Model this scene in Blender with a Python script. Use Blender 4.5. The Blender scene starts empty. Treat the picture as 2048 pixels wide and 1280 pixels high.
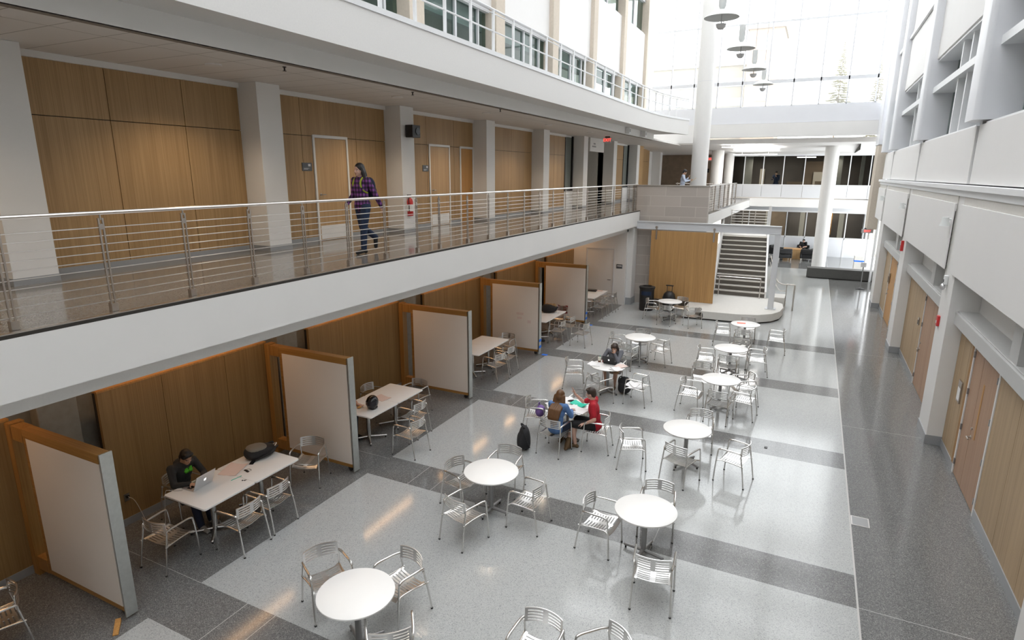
import bpy, bmesh, math, random
from mathutils import Vector, Matrix
random.seed(7)
SC = bpy.context.scene
COL = SC.collection
PI = math.pi
def V(*a): return Vector(a)

# ---------------------------------------------------------------- materials
M = {}
def new_mat(name):
    m = bpy.data.materials.new(name); m.use_nodes = True
    nt = m.node_tree; nt.nodes.clear()
    out = nt.nodes.new('ShaderNodeOutputMaterial')
    return m, nt, out
def principled(nt, out, **kw):
    b = nt.nodes.new('ShaderNodeBsdfPrincipled')
    for k, v in kw.items(): b.inputs[k].default_value = v
    nt.links.new(b.outputs[0], out.inputs[0])
    return b
def rgb(c): return (c[0], c[1], c[2], 1.0)
def mat(name, col, rough=.6, metal=0., var=.06, scale=6., spec=.5, coat=0., stretch=(1, 1, 1), bump=0., emit=None, estr=0.):
    """plain surface with a soft noise variation in its own colour"""
    m, nt, out = new_mat(name)
    b = principled(nt, out, Roughness=rough, Metallic=metal)
    b.inputs['Specular IOR Level'].default_value = spec
    b.inputs['Coat Weight'].default_value = coat
    tc = nt.nodes.new('ShaderNodeTexCoord'); mp = nt.nodes.new('ShaderNodeMapping')
    mp.inputs['Scale'].default_value = stretch
    nt.links.new(tc.outputs['Object'], mp.inputs[0])
    n = nt.nodes.new('ShaderNodeTexNoise'); n.inputs['Scale'].default_value = scale; n.inputs['Detail'].default_value = 4
    nt.links.new(mp.outputs[0], n.inputs['Vector'])
    mx = nt.nodes.new('ShaderNodeMix'); mx.data_type = 'RGBA'
    lo = [max(0, c*(1-var)) for c in col]; hi = [min(1, c*(1+var)) for c in col]
    mx.inputs[6].default_value = rgb(lo); mx.inputs[7].default_value = rgb(hi)
    nt.links.new(n.outputs[0], mx.inputs[0]); nt.links.new(mx.outputs[2], b.inputs['Base Color'])
    if bump:
        bp = nt.nodes.new('ShaderNodeBump'); bp.inputs['Strength'].default_value = bump; bp.inputs['Distance'].default_value = .01
        nt.links.new(n.outputs[0], bp.inputs['Height']); nt.links.new(bp.outputs[0], b.inputs['Normal'])
    if emit:
        b.inputs['Emission Color'].default_value = rgb(emit); b.inputs['Emission Strength'].default_value = estr
    M[name] = m
    return m
def wood(name, c0, c1, rough=.45, axis='Z', freq=60., contrast=1.0):
    """fine straight-grained veneer; grain runs along the given world axis"""
    m, nt, out = new_mat(name)
    b = principled(nt, out, Roughness=rough)
    g = nt.nodes.new('ShaderNodeNewGeometry'); mp = nt.nodes.new('ShaderNodeMapping')
    s = {'X': (.6, freq, freq), 'Y': (freq, .6, freq), 'Z': (freq, freq, .6)}[axis]
    mp.inputs['Scale'].default_value = s
    nt.links.new(g.outputs['Position'], mp.inputs[0])
    n = nt.nodes.new('ShaderNodeTexNoise'); n.inputs['Scale'].default_value = 1.; n.inputs['Detail'].default_value = 3; n.inputs['Roughness'].default_value = .6
    nt.links.new(mp.outputs[0], n.inputs['Vector'])
    mp2 = nt.nodes.new('ShaderNodeMapping'); mp2.inputs['Scale'].default_value = tuple(v/12 for v in s)
    nt.links.new(g.outputs['Position'], mp2.inputs[0])
    n2 = nt.nodes.new('ShaderNodeTexNoise'); n2.inputs['Scale'].default_value = 1.; nt.links.new(mp2.outputs[0], n2.inputs['Vector'])
    ad = nt.nodes.new('ShaderNodeMath'); ad.operation = 'ADD'
    m3 = nt.nodes.new('ShaderNodeMath'); m3.operation = 'MULTIPLY_ADD'; m3.inputs[1].default_value = .45; m3.inputs[2].default_value = .28
    nt.links.new(n2.outputs[0], m3.inputs[0]); nt.links.new(n.outputs[0], ad.inputs[0]); nt.links.new(m3.outputs[0], ad.inputs[1])
    cr = nt.nodes.new('ShaderNodeValToRGB')
    cr.color_ramp.elements[0].position = .5-.25/contrast*1.0+.25; cr.color_ramp.elements[1].position = .5+.25
    ml = nt.nodes.new('ShaderNodeMath'); ml.operation = 'MULTIPLY'; ml.inputs[1].default_value = .62
    nt.links.new(ad.outputs[0], ml.inputs[0])
    cr.color_ramp.elements[0].color = rgb(c0); cr.color_ramp.elements[1].color = rgb(c1)
    nt.links.new(ml.outputs[0], cr.inputs[0]); nt.links.new(cr.outputs[0], b.inputs['Base Color'])
    M[name] = m
    return m
def emis(name, col, strength, base=(.8, .8, .8)):
    m, nt, out = new_mat(name)
    b = principled(nt, out, Roughness=.5); b.inputs['Base Color'].default_value = rgb(base)
    b.inputs['Emission Color'].default_value = rgb(col); b.inputs['Emission Strength'].default_value = strength
    M[name] = m
def glass(name, tint=(.92, .96, .95), refl=.08, veil=0., veil_col=(.9, .9, .9), rough=.02):
    """thin pane: clear transmission, mirror reflection by angle, optional white veil imitating haze"""
    m, nt, out = new_mat(name)
    tr = nt.nodes.new('ShaderNodeBsdfTransparent'); tr.inputs[0].default_value = rgb(tint)
    gl = nt.nodes.new('ShaderNodeBsdfGlossy'); gl.inputs['Roughness'].default_value = rough
    lw = nt.nodes.new('ShaderNodeLayerWeight'); lw.inputs[0].default_value = refl*2.2
    mx = nt.nodes.new('ShaderNodeMixShader')
    ge = nt.nodes.new('ShaderNodeNewGeometry'); iv = nt.nodes.new('ShaderNodeMath'); iv.operation = 'SUBTRACT'; iv.inputs[0].default_value = 1.; nt.links.new(ge.outputs['Backfacing'], iv.inputs[1])
    ml = nt.nodes.new('ShaderNodeMath'); ml.operation = 'MULTIPLY'; nt.links.new(lw.outputs['Fresnel'], ml.inputs[0]); nt.links.new(iv.outputs[0], ml.inputs[1])
    fr = ml.outputs[0]
    nt.links.new(fr, mx.inputs[0])
    if veil > 0:
        tl = nt.nodes.new('ShaderNodeBsdfTranslucent'); tl.inputs[0].default_value = rgb(veil_col)
        mv = nt.nodes.new('ShaderNodeMixShader'); mv.inputs[0].default_value = veil
        nt.links.new(tr.outputs[0], mv.inputs[1]); nt.links.new(tl.outputs[0], mv.inputs[2])
        nt.links.new(mv.outputs[0], mx.inputs[1])
    else:
        nt.links.new(tr.outputs[0], mx.inputs[1])
    nt.links.new(gl.outputs[0], mx.inputs[2]); nt.links.new(mx.outputs[0], out.inputs[0])
    M[name] = m

mat('white_paint', (.80, .79, .77), .55, var=.02, scale=2)
mat('plaster', (.79, .78, .76), .75, var=.04, scale=40, bump=.05)
mat('ceiling_tile', (.80, .78, .76), .8, var=.03, scale=30)
mat('panel_white', (.80, .79, .775), .6, var=.015, scale=1.5)
mat('mullion_white', (.82, .83, .84), .4, var=.01)
mat('mullion_grey', (.70, .71, .73), .45, var=.02)
mat('concrete_dark', (.085, .083, .078), .6, var=.12, scale=8)
mat('helmet_gloss', (.008, .008, .009), .06, var=.1)
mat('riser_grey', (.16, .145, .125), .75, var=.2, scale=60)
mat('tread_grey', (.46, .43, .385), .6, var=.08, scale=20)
mat('cladding', (.78, .79, .82), .4, var=.02, scale=2)
mat('concrete', (.27, .26, .23), .8, var=.2, scale=9, bump=.1)
mat('beige_stone', (.62, .55, .46), .75, var=.09, scale=14)
mat('precast', (.66, .64, .60), .7, var=.06, scale=10)
mat('base_stone', (.33, .34, .35), .35, var=.12, scale=120)
mat('steel_paint', (.66, .67, .69), .4, var=.02)
mat('header_grey', (.56, .56, .55), .5, var=.03)
mat('stainless', (.50, .46, .42), .3, metal=1., var=.08, scale=20)
mat('rail_steel', (.72, .69, .66), .28, metal=1., var=.04)
mat('galvanised', (.60, .62, .60), .42, metal=.85, var=.12, scale=18)
mat('aluminium', (.70, .69, .67), .25, metal=1., var=.03, scale=30)
mat('cast_aluminium', (.78, .77, .76), .30, metal=1., var=.04, scale=40)
mat('rubber', (.03, .03, .03), .7, var=.1)
mat('laminate', (.88, .87, .85), .35, var=.01)
mat('laminate_edge', (.55, .54, .52), .5, var=.02)
mat('column_grey', (.33, .33, .33), .4, metal=.6, var=.04)
mat('whiteboard', (.80, .74, .68), .28, var=.03, scale=1.2)
mat('black_plastic', (.015, .015, .016), .4, var=.1)
mat('black_cloth', (.02, .02, .022), .85, var=.3, scale=60)
mat('grey_cloth', (.20, .18, .15), .85, var=.15, scale=60)
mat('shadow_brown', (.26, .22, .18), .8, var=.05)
mat('dark_gap', (.03, .025, .02), .8, var=.1)
mat('red_paint', (.55, .03, .03), .35, var=.05)
mat('blue_tape', (.02, .18, .75), .6, var=.04)
mat('sign_grey', (.09, .10, .115), .4, var=.05)
mat('sign_white', (.82, .83, .83), .5, var=.02)
mat('paper', (.86, .85, .85), .7, var=.02, scale=20)
mat('pink_paper', (.78, .62, .56), .7, var=.04, scale=20)
mat('orange_flyer', (.85, .25, .18), .6, var=.2, scale=30)
mat('green_plastic', (.0, .55, .38), .45, var=.05)
mat('yellow_paper', (.85, .60, .06), .6, var=.03)
mat('purple_cloth', (.20, .11, .33), .7, var=.1)
mat('silver', (.70, .70, .71), .35, metal=.8, var=.02)
mat('screen_dark', (.02, .02, .025), .2)
mat('brown_drink', (.16, .06, .02), .2, var=.1)
mat('clear_cup', (.72, .70, .62), .2, var=.03)
mat('brown_card', (.45, .30, .15), .6, var=.06)
mat('cable_white', (.55, .52, .48), .5, var=.02)
mat('leather_black', (.012, .012, .013), .4, var=.2, scale=30)
mat('pendant_white', (.74, .76, .75), .45, var=.03)
mat('lens_frost', (.62, .62, .62), .3, var=.03)
mat('bin_black', (.018, .017, .017), .5, var=.15)
mat('bin_blue', (.008, .022, .06), .5, var=.1)
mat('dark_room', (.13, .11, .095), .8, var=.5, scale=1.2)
mat('room_tan', (.22, .16, .11), .8, var=.3, scale=3)
mat('room_orange', (.55, .30, .10), .7, var=.1)
mat('ext_brick', (.36, .27, .215), .8, var=.06, scale=3)
mat('ext_stone', (.31, .29, .245), .8, var=.1, scale=2)
mat('ext_window', (.30, .33, .35), .2, var=.05)
mat('fir_green', (.34, .33, .24), .9, var=.3, scale=3)
mat('bark', (.25, .20, .14), .9, var=.2)
mat('red_cloth', (.30, .02, .02), .8, var=.15, scale=40)
mat('wall_window_dark', (.10, .11, .11), .5, var=.3, scale=1.0)
mat('blind', (.55, .54, .46), .7, var=.03)
mat('skin_a', (.56, .33, .23), .55, var=.06, scale=20)
mat('skin_b', (.50, .29, .19), .55, var=.06, scale=20)
mat('skin_c', (.62, .38, .29), .55, var=.06, scale=20)
mat('hair_black', (.010, .008, .008), .45, var=.4, scale=90, stretch=(1, 1, .15))
mat('hair_brown', (.035, .020, .012), .5, var=.4, scale=90, stretch=(1, 1, .15))
mat('hair_auburn', (.13, .060, .022), .45, var=.45, scale=70, stretch=(1, 1, .1))
mat('lip', (.42, .16, .14), .5)
mat('eye_dark', (.02, .015, .012), .2)
mat('eye_white', (.7, .68, .66), .3)
mat('navy', (.012, .018, .042), .85, var=.3, scale=40)
mat('denim', (.015, .028, .065), .85, var=.35, scale=30)
mat('hoodie', (.030, .030, .030), .9, var=.2, scale=30)
mat('sweater_blue', (.10, .20, .42), .85, var=.12, scale=30)
mat('polo_red', (.45, .012, .025), .8, var=.10, scale=30)
mat('shorts_black', (.012, .011, .012), .85, var=.2, scale=30)
mat('shorts_tan', (.30, .17, .08), .85, var=.12, scale=30)
mat('jacket_grey', (.15, .155, .175), .85, var=.15, scale=30)
mat('shirt_pale', (.55, .62, .75), .8, var=.06, scale=30)
mat('shirt_orange', (.45, .12, .04), .8, var=.1, scale=30)
mat('boot_brown', (.12, .07, .03), .7, var=.2)
mat('shoe_tan', (.30, .24, .13), .7, var=.1)
mat('shoe_grey', (.30, .28, .25), .7, var=.1)
mat('lime', (.35, .40, .03), .7, var=.05)
mat('print_green', (.10, .50, .02), .7, var=.1)
mat('tooth_white', (.75, .75, .72), .5)
mat('scuff_pink', (.74, .62, .58), .35, var=.03)
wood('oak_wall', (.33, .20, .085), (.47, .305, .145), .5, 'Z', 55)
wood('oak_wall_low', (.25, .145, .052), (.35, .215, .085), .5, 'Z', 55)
wood('oak_door', (.40, .24, .10), (.54, .35, .17), .45, 'Z', 60)
wood('oak_orange', (.42, .20, .055), (.60, .32, .10), .5, 'Z', 45)
wood('oak_stripe', (.36, .195, .07), (.56, .33, .13), .5, 'Z', 75)
wood('oak_right', (.36, .25, .14), (.50, .36, .215), .5, 'Z', 55)
wood('oak_door_right', (.35, .20, .115), (.46, .285, .18), .45, 'Z', 55)
wood('oak_frame', (.28, .13, .03), (.40, .21, .06), .5, 'X', 45)
wood('oak_post', (.28, .13, .03), (.40, .21, .06), .5, 'Z', 45)
emis('lamp_warm', (1., .72, .45), 9.)
emis('lamp_white', (1., .97, .93), 14.)
emis('exit_red', (1., .07, .05), 2.2, (.6, .05, .05))
emis('apple_glow', (1., 1., 1.), .9)
glass('glass_clear', (.86, .90, .89), .05)
glass('glass_curtain', (.97, .98, .98), .03, veil=.05, veil_col=(.95, .95, .95))  # pale veil mixed into the pane imitates haze over the view
glass('glass_green', (.62, .70, .68), .10)
glass('glass_dark', (.72, .74, .73), .06)

def terrazzo(name, upper=False):
    m, nt, out = new_mat(name)
    N = nt.nodes.new; Lk = nt.links.new
    b = principled(nt, out, Roughness=.16)
    g = N('ShaderNodeNewGeometry'); sx = N('ShaderNodeSeparateXYZ'); Lk(g.outputs['Position'], sx.inputs[0])
    def math_(op, a, bb=None, c=None):
        n = N('ShaderNodeMath'); n.operation = op
        for i, v in enumerate((a, bb, c)):
            if v is None: continue
            if isinstance(v, (int, float)): n.inputs[i].default_value = v
            else: Lk(v, n.inputs[i])
        return n.outputs[0]
    X, Y = sx.outputs[0], sx.outputs[1]
    # chips
    vo = N('ShaderNodeTexVoronoi'); vo.inputs['Scale'].default_value = 120.; Lk(g.outputs['Position'], vo.inputs['Vector'])
    sp = N('ShaderNodeSeparateColor'); Lk(vo.outputs['Color'], sp.inputs[0])
    chip = sp.outputs[0]
    no = N('ShaderNodeTexNoise'); no.inputs['Scale'].default_value = .5; Lk(g.outputs['Position'], no.inputs['Vector'])
    def ramp(stops, fac):
        r = N('ShaderNodeValToRGB'); e = r.color_ramp.elements
        e[0].position, e[0].color = stops[0][0], rgb(stops[0][1]); e[1].position, e[1].color = stops[-1][0], rgb(stops[-1][1])
        for p, c in stops[1:-1]:
            q = e.new(p); q.color = rgb(c)
        Lk(fac, r.inputs[0]); return r.outputs[0]
    dark = ramp([(0, (.10, .10, .10)), (.5, (.165, .165, .162)), (.8, (.19, .19, .187)), (.97, (.30, .30, .285))], chip)
    light = ramp([(0, (.25, .26, .26)), (.15, (.39, .40, .395)), (.7, (.45, .46, .452)), (1, (.50, .51, .50))], chip)
    if upper:
        Lk(ramp([(0, (.14, .13, .12)), (.5, (.20, .19, .175)), (.95, (.30, .28, .26))], chip), b.inputs['Base Color'])
        b.inputs['Roughness'].default_value = .10
    else:
        inx = math_('MULTIPLY', math_('GREATER_THAN', X, -7.01), math_('LESS_THAN', X, 1.065))
        ph = math_('MULTIPLY', math_('FRACT', math_('DIVIDE', math_('ADD', Y, -3.79+42.55), 4.255)), 4.255)
        band = math_('LESS_THAN', ph, .75)
        band = math_('MULTIPLY', band, math_('LESS_THAN', Y, 23.))
        fac = math_('MULTIPLY', inx, math_('SUBTRACT', 1., band))
        fac = math_('MULTIPLY', fac, math_('LESS_THAN', Y, 40.))
        mx = N('ShaderNodeMix'); mx.data_type = 'RGBA'; Lk(fac, mx.inputs[0]); Lk(dark, mx.inputs[6]); Lk(light, mx.inputs[7])
        # thin pale divider strips
        def line(coord, at, w=.004): return math_('LESS_THAN', math_('ABSOLUTE', math_('SUBTRACT', coord, at)), w)
        ln = line(X, 1.075, .012)
        for xx in (-6.10, -5.60, -1.67): ln = math_('MAXIMUM', ln, math_('MULTIPLY', line(X, xx), band))
        rs = math_('GREATER_THAN', X, 1.08)
        for yy in (8.07, 14.66, 21.2, 27.8): ln = math_('MAXIMUM', ln, math_('MULTIPLY', line(Y, yy), rs))
        ls = math_('LESS_THAN', X, -7.01)
        for yy in (4.54, 8.71, 12.98, 17.27): ln = math_('MAXIMUM', ln, math_('MULTIPLY', line(Y, yy, .003), ls))
        mx2 = N('ShaderNodeMix'); mx2.data_type = 'RGBA'; Lk(ln, mx2.inputs[0]); Lk(mx.outputs[2], mx2.inputs[6]); mx2.inputs[7].default_value = (.55, .54, .52, 1)
        Lk(mx2.outputs[2], b.inputs['Base Color'])
        r2 = math_('MULTIPLY_ADD', no.outputs[0], .08, .07); Lk(r2, b.inputs['Roughness'])
    M[name] = m
terrazzo('terrazzo'); terrazzo('terrazzo_upper', True)
def blocks(name, c0, c1, cm):
    m, nt, out = new_mat(name); N = nt.nodes.new; Lk = nt.links.new
    b = principled(nt, out, Roughness=.7)
    g = N('ShaderNodeNewGeometry'); mp = N('ShaderNodeMapping'); Lk(g.outputs['Position'], mp.inputs[0])
    mp.inputs['Rotation'].default_value = (PI/2, 0, 0)
    br = N('ShaderNodeTexBrick'); br.inputs['Scale'].default_value = 1.; br.inputs['Brick Width'].default_value = 1.25; br.inputs['Row Height'].default_value = .42
    br.inputs['Mortar Size'].default_value = .012; br.offset = .5
    br.inputs['Color1'].default_value = rgb(c0); br.inputs['Color2'].default_value = rgb(c1); br.inputs['Mortar'].default_value = rgb(cm)
    Lk(mp.outputs[0], br.inputs['Vector']); Lk(br.outputs[0], b.inputs['Base Color'])
    M[name] = m
blocks('stone_blocks', (.49, .44, .395), (.43, .385, .345), (.56, .52, .47))
def tiles(name, col, joint, sx_, sy_):
    m, nt, out = new_mat(name); N = nt.nodes.new; Lk = nt.links.new
    b = principled(nt, out, Roughness=.8)
    g = N('ShaderNodeNewGeometry'); br = N('ShaderNodeTexBrick')
    br.inputs['Scale'].default_value = 1.; br.inputs['Brick Width'].default_value = sx_; br.inputs['Row Height'].default_value = sy_
    br.inputs['Mortar Size'].default_value = .008; br.offset = 0.
    br.inputs['Color1'].default_value = rgb(col); br.inputs['Color2'].default_value = rgb(col); br.inputs['Mortar'].default_value = rgb(joint)
    Lk(g.outputs['Position'], br.inputs['Vector']); Lk(br.outputs[0], b.inputs['Base Color'])
    M[name] = m
tiles('ceiling_grid', (.78, .75, .72), (.42, .39, .36), 2.7, .62)
def plaid(name):
    m, nt, out = new_mat(name); N = nt.nodes.new; Lk = nt.links.new
    b = principled(nt, out, Roughness=.85)
    tc = N('ShaderNodeTexCoord'); s = N('ShaderNodeSeparateXYZ'); Lk(tc.outputs['Object'], s.inputs[0])
    def stripe(sock, f, t):
        w = N('ShaderNodeMath'); w.operation = 'MULTIPLY'; w.inputs[1].default_value = f; Lk(sock, w.inputs[0])
        fr = N('ShaderNodeMath'); fr.operation = 'FRACT'; Lk(w.outputs[0], fr.inputs[0])
        l = N('ShaderNodeMath'); l.operation = 'LESS_THAN'; l.inputs[1].default_value = t; Lk(fr.outputs[0], l.inputs[0])
        return l.outputs[0]
    ad = N('ShaderNodeMath'); ad.operation = 'ADD'; Lk(s.outputs[0], ad.inputs[0]); Lk(s.outputs[1], ad.inputs[1])
    a = stripe(ad.outputs[0], 12., .5); c = stripe(s.outputs[2], 12., .5)
    sm = N('ShaderNodeMath'); sm.operation = 'ADD'; Lk(a, sm.inputs[0]); Lk(c, sm.inputs[1])
    dv = N('ShaderNodeMath'); dv.operation = 'DIVIDE'; dv.inputs[1].default_value = 2.; Lk(sm.outputs[0], dv.inputs[0])
    cr = N('ShaderNodeValToRGB'); cr.color_ramp.interpolation = 'CONSTANT'
    e = cr.color_ramp.elements; e[0].color = rgb((.018, .012, .025)); e[1].position = .3; e[1].color = rgb((.075, .025, .10)); q = e.new(.8); q.color = rgb((.24, .07, .30))
    Lk(dv.outputs[0], cr.inputs[0]); Lk(cr.outputs[0], b.inputs['Base Color'])
    M[name] = m
plaid('plaid_purple')

# ---------------------------------------------------------------- geometry helpers
class MB:
    """collects shapes; build() links them as ONE mesh object"""
    def __init__(s): s.v = []; s.f = []; s.mi = []; s.cur = 0
    def add(s, vs, fs):
        o = len(s.v); s.v += [tuple(p) for p in vs]
        for f in fs: s.f.append([i+o for i in f]); s.mi.append(s.cur)
        return s
    def mat(s, i): s.cur = i; return s
    def box(s, x0, x1, y0, y1, z0, z1):
        if x0 > x1: x0, x1 = x1, x0
        if y0 > y1: y0, y1 = y1, y0
        if z0 > z1: z0, z1 = z1, z0
        return s.add([(x0, y0, z0), (x1, y0, z0), (x1, y1, z0), (x0, y1, z0), (x0, y0, z1), (x1, y0, z1), (x1, y1, z1), (x0, y1, z1)],
                     [(0, 3, 2, 1), (4, 5, 6, 7), (0, 1, 5, 4), (1, 2, 6, 5), (2, 3, 7, 6), (3, 0, 4, 7)])
    def obox(s, c, ax, ay, az):
        """oriented box: centre and three half-axis vectors"""
        c, ax, ay, az = Vector(c), Vector(ax), Vector(ay), Vector(az)
        p = [c+i*ax+j*ay+k*az for k in (-1, 1) for (i, j) in ((-1, -1), (1, -1), (1, 1), (-1, 1))]
        return s.add(p, [(0, 3, 2, 1), (4, 5, 6, 7), (0, 1, 5, 4), (1, 2, 6, 5), (2, 3, 7, 6), (3, 0, 4, 7)])
    def prism(s, poly, z0, z1):
        n = len(poly)
        vs = [(x, y, z0) for x, y in poly]+[(x, y, z1) for x, y in poly]
        fs = [tuple(range(n-1, -1, -1)), tuple(range(n, 2*n))]+[(i, (i+1) % n, n+(i+1) % n, n+i) for i in range(n)]
        return s.add(vs, fs)
    def extr_y(s, poly, y0, y1):
        """polygon in X,Z swept along Y"""
        n = len(poly)
        vs = [(x, y0, z) for x, z in poly]+[(x, y1, z) for x, z in poly]
        fs = [tuple(range(n)), tuple(range(2*n-1, n-1, -1))]+[(i, n+i, n+(i+1) % n, (i+1) % n) for i in range(n)]
        return s.add(vs, fs)
    def cyl(s, p0, p1, r0, r1=None, n=12, cap=True):
        r1 = r0 if r1 is None else r1
        p0, p1 = Vector(p0), Vector(p1); d = (p1-p0)
        if d.length < 1e-9: return s
        d.normalize(); a = d.orthogonal().normalized(); b = d.cross(a)
        vs = []
        for p, r in ((p0, r0), (p1, r1)):
            for i in range(n):
                t = 2*PI*i/n; vs.append(p+r*(math.cos(t)*a+math.sin(t)*b))
        fs = [(i, (i+1) % n, n+(i+1) % n, n+i) for i in range(n)]
        if cap: fs += [tuple(range(n-1, -1, -1)), tuple(range(n, 2*n))]
        return s.add(vs, fs)
    def tube(s, path, r, n=8, cap=True):
        path = [Vector(p) for p in path]; m = len(path); rr = r if isinstance(r, (list, tuple)) else [r]*m
        vs = []; prev = None
        for i, p in enumerate(path):
            t = (path[min(i+1, m-1)]-path[max(i-1, 0)]).normalized()
            if prev is None: a = t.orthogonal().normalized()
            else:
                a = prev-prev.dot(t)*t
                a = a.normalized() if a.length > 1e-6 else t.orthogonal().normalized()
            prev = a; b = t.cross(a)
            for k in range(n):
                q = 2*PI*k/n; vs.append(p+rr[i]*(math.cos(q)*a+math.sin(q)*b))
        fs = [(i*n+k, i*n+(k+1) % n, (i+1)*n+(k+1) % n, (i+1)*n+k) for i in range(m-1) for k in range(n)]
        if cap: fs += [tuple(range(n-1, -1, -1)), tuple(range((m-1)*n, m*n))]
        return s.add(vs, fs)
    def lathe(s, prof, n=24, c=(0, 0, 0)):
        """profile of (r, z) turned about the vertical through c"""
        vs = []; m = len(prof)
        for r, z in prof:
            for k in range(n):
                t = 2*PI*k/n; vs.append((c[0]+r*math.cos(t), c[1]+r*math.sin(t), c[2]+z))
        fs = [(i*n+k, i*n+(k+1) % n, (i+1)*n+(k+1) % n, (i+1)*n+k) for i in range(m-1) for k in range(n)]
        if prof[0][0] > 1e-6: fs.append(tuple(range(n-1, -1, -1)))
        if prof[-1][0] > 1e-6: fs.append(tuple(range((m-1)*n, m*n)))
        return s.add(vs, fs)
    def ell(s, c, r, n=16, m=10, rot=None):
        c = Vector(c); vs = []; R = rot or Matrix.Identity(3)
        for i in range(m+1):
            ph = PI*i/m
            for k in range(n):
                t = 2*PI*k/n
                vs.append(c+R @ Vector((r[0]*math.sin(ph)*math.cos(t), r[1]*math.sin(ph)*math.sin(t), r[2]*math.cos(ph))))
        return s.add(vs, [(i*n+k, (i+1)*n+k, (i+1)*n+(k+1) % n, i*n+(k+1) % n) for i in range(m) for k in range(n)])
    def grid(s, fn, nu, nv, th=0., nrm=None):
        """surface fn(u,v) -> point, thickened by th along nrm(u,v) or fn-derived up"""
        vs = [Vector(fn(i/nu, j/nv)) for j in range(nv+1) for i in range(nu+1)]
        W = nu+1
        fs = [(j*W+i, j*W+i+1, (j+1)*W+i+1, (j+1)*W+i) for j in range(nv) for i in range(nu)]
        if th:
            d = Vector(nrm)*th; k = len(vs); vs2 = [p-d for p in vs]
            fs = fs+[tuple(q+k for q in reversed(f)) for f in fs]
            ring = [i for i in range(nu+1)]+[j*W+nu for j in range(1, nv+1)]+[nv*W+i for i in range(nu-1, -1, -1)]+[j*W for j in range(nv-1, 0, -1)]
            for a in range(len(ring)):
                p, q = ring[a], ring[(a+1) % len(ring)]
                fs.append((q, p, p+k, q+k))
            vs = vs+vs2
        return s.add(vs, fs)
    def build(s, name, mats, parent=None, loc=None, rz=0., smooth=35, bevel=0., mesh_only=False):
        me = bpy.data.meshes.new(name); me.from_pydata(s.v, [], s.f)
        if not isinstance(mats, (list, tuple)): mats = [mats]
        for q in mats: me.materials.append(M[q] if isinstance(q, str) else q)
        if len(mats) > 1:
            for p, i in zip(me.polygons, s.mi): p.material_index = i
        bm = bmesh.new(); bm.from_mesh(me); bmesh.ops.remove_doubles(bm, verts=bm.verts, dist=1e-5)
        bmesh.ops.recalc_face_normals(bm, faces=bm.faces); bm.to_mesh(me); bm.free()
        if smooth:
            for p in me.polygons: p.use_smooth = True
            me.set_sharp_from_angle(angle=math.radians(smooth))
        o = bpy.data.objects.new(name, me); COL.objects.link(o)
        if parent is not None: o.parent = parent
        if loc is not None: o.location = loc
        if rz: o.rotation_euler.z = rz
        if bevel:
            bv = o.modifiers.new('bevel', 'BEVEL'); bv.width = bevel; bv.segments = 2; bv.limit_method = 'ANGLE'; bv.angle_limit = math.radians(50)
        return o

def tag(o, label, cat, group=None, kind=None):
    o['label'] = label; o['category'] = cat
    if group: o['group'] = group
    if kind: o['kind'] = kind
    return o
def struct(o):
    o['kind'] = 'structure'; return o
def thing(name, label, cat, loc=(0, 0, 0), rz=0., group=None):
    o = bpy.data.objects.new(name, None); COL.objects.link(o)
    o.empty_display_size = .2; o.location = loc; o.rotation_euler.z = rz
    return tag(o, label, cat, group)
KIDS = {}
def copy_tree(root, loc, rz, label, group=None):
    def cp(o, par):
        c = o.copy(); COL.objects.link(c)
        if par is not None: c.parent = par
        for k in o.children: cp(k, c)
        return c
    r = cp(root, None); r.location = loc; r.rotation_euler.z = rz
    r['label'] = label
    if group: r['group'] = group
    return r
def smooth_path(pts, k=6):
    """Catmull-Rom through the points"""
    P = [Vector(p) for p in pts]; P = [2*P[0]-P[1]]+P+[2*P[-1]-P[-2]]; out = []
    for i in range(1, len(P)-2):
        for j in range(k):
            t = j/k
            out.append(.5*((2*P[i])+(-P[i-1]+P[i+1])*t+(2*P[i-1]-5*P[i]+4*P[i+1]-P[i+2])*t*t+(-P[i-1]+3*P[i]-3*P[i+1]+P[i+2])*t**3))
    out.append(P[-2]); return out
_font = {}
def text(name, body, size, mats, parent=None, loc=(0, 0, 0), rot=(0, 0, 0), depth=.003, align='CENTER'):
    cu = bpy.data.curves.new(name, 'FONT'); cu.body = body; cu.size = size; cu.extrude = depth; cu.align_x = align; cu.align_y = 'CENTER'
    o = bpy.data.objects.new(name, cu); COL.objects.link(o)
    dg = bpy.context.evaluated_depsgraph_get(); me = bpy.data.meshes.new_from_object(o.evaluated_get(dg))
    bpy.data.objects.remove(o)
    me.materials.clear(); me.materials.append(M[mats]); me.name = name
    o = bpy.data.objects.new(name, me); COL.objects.link(o); o.location = loc; o.rotation_euler = rot
    if parent is not None: o.parent = parent
    return o
# ================================================================ SETTING
def S(name, mb, m, **k): return struct(mb.build(name, m, **k))
def bx(*a): return MB().box(*a)
S('floor', bx(-9.9, 3.6, -8, 52, -.2, 0), 'terrazzo', smooth=0)
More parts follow.
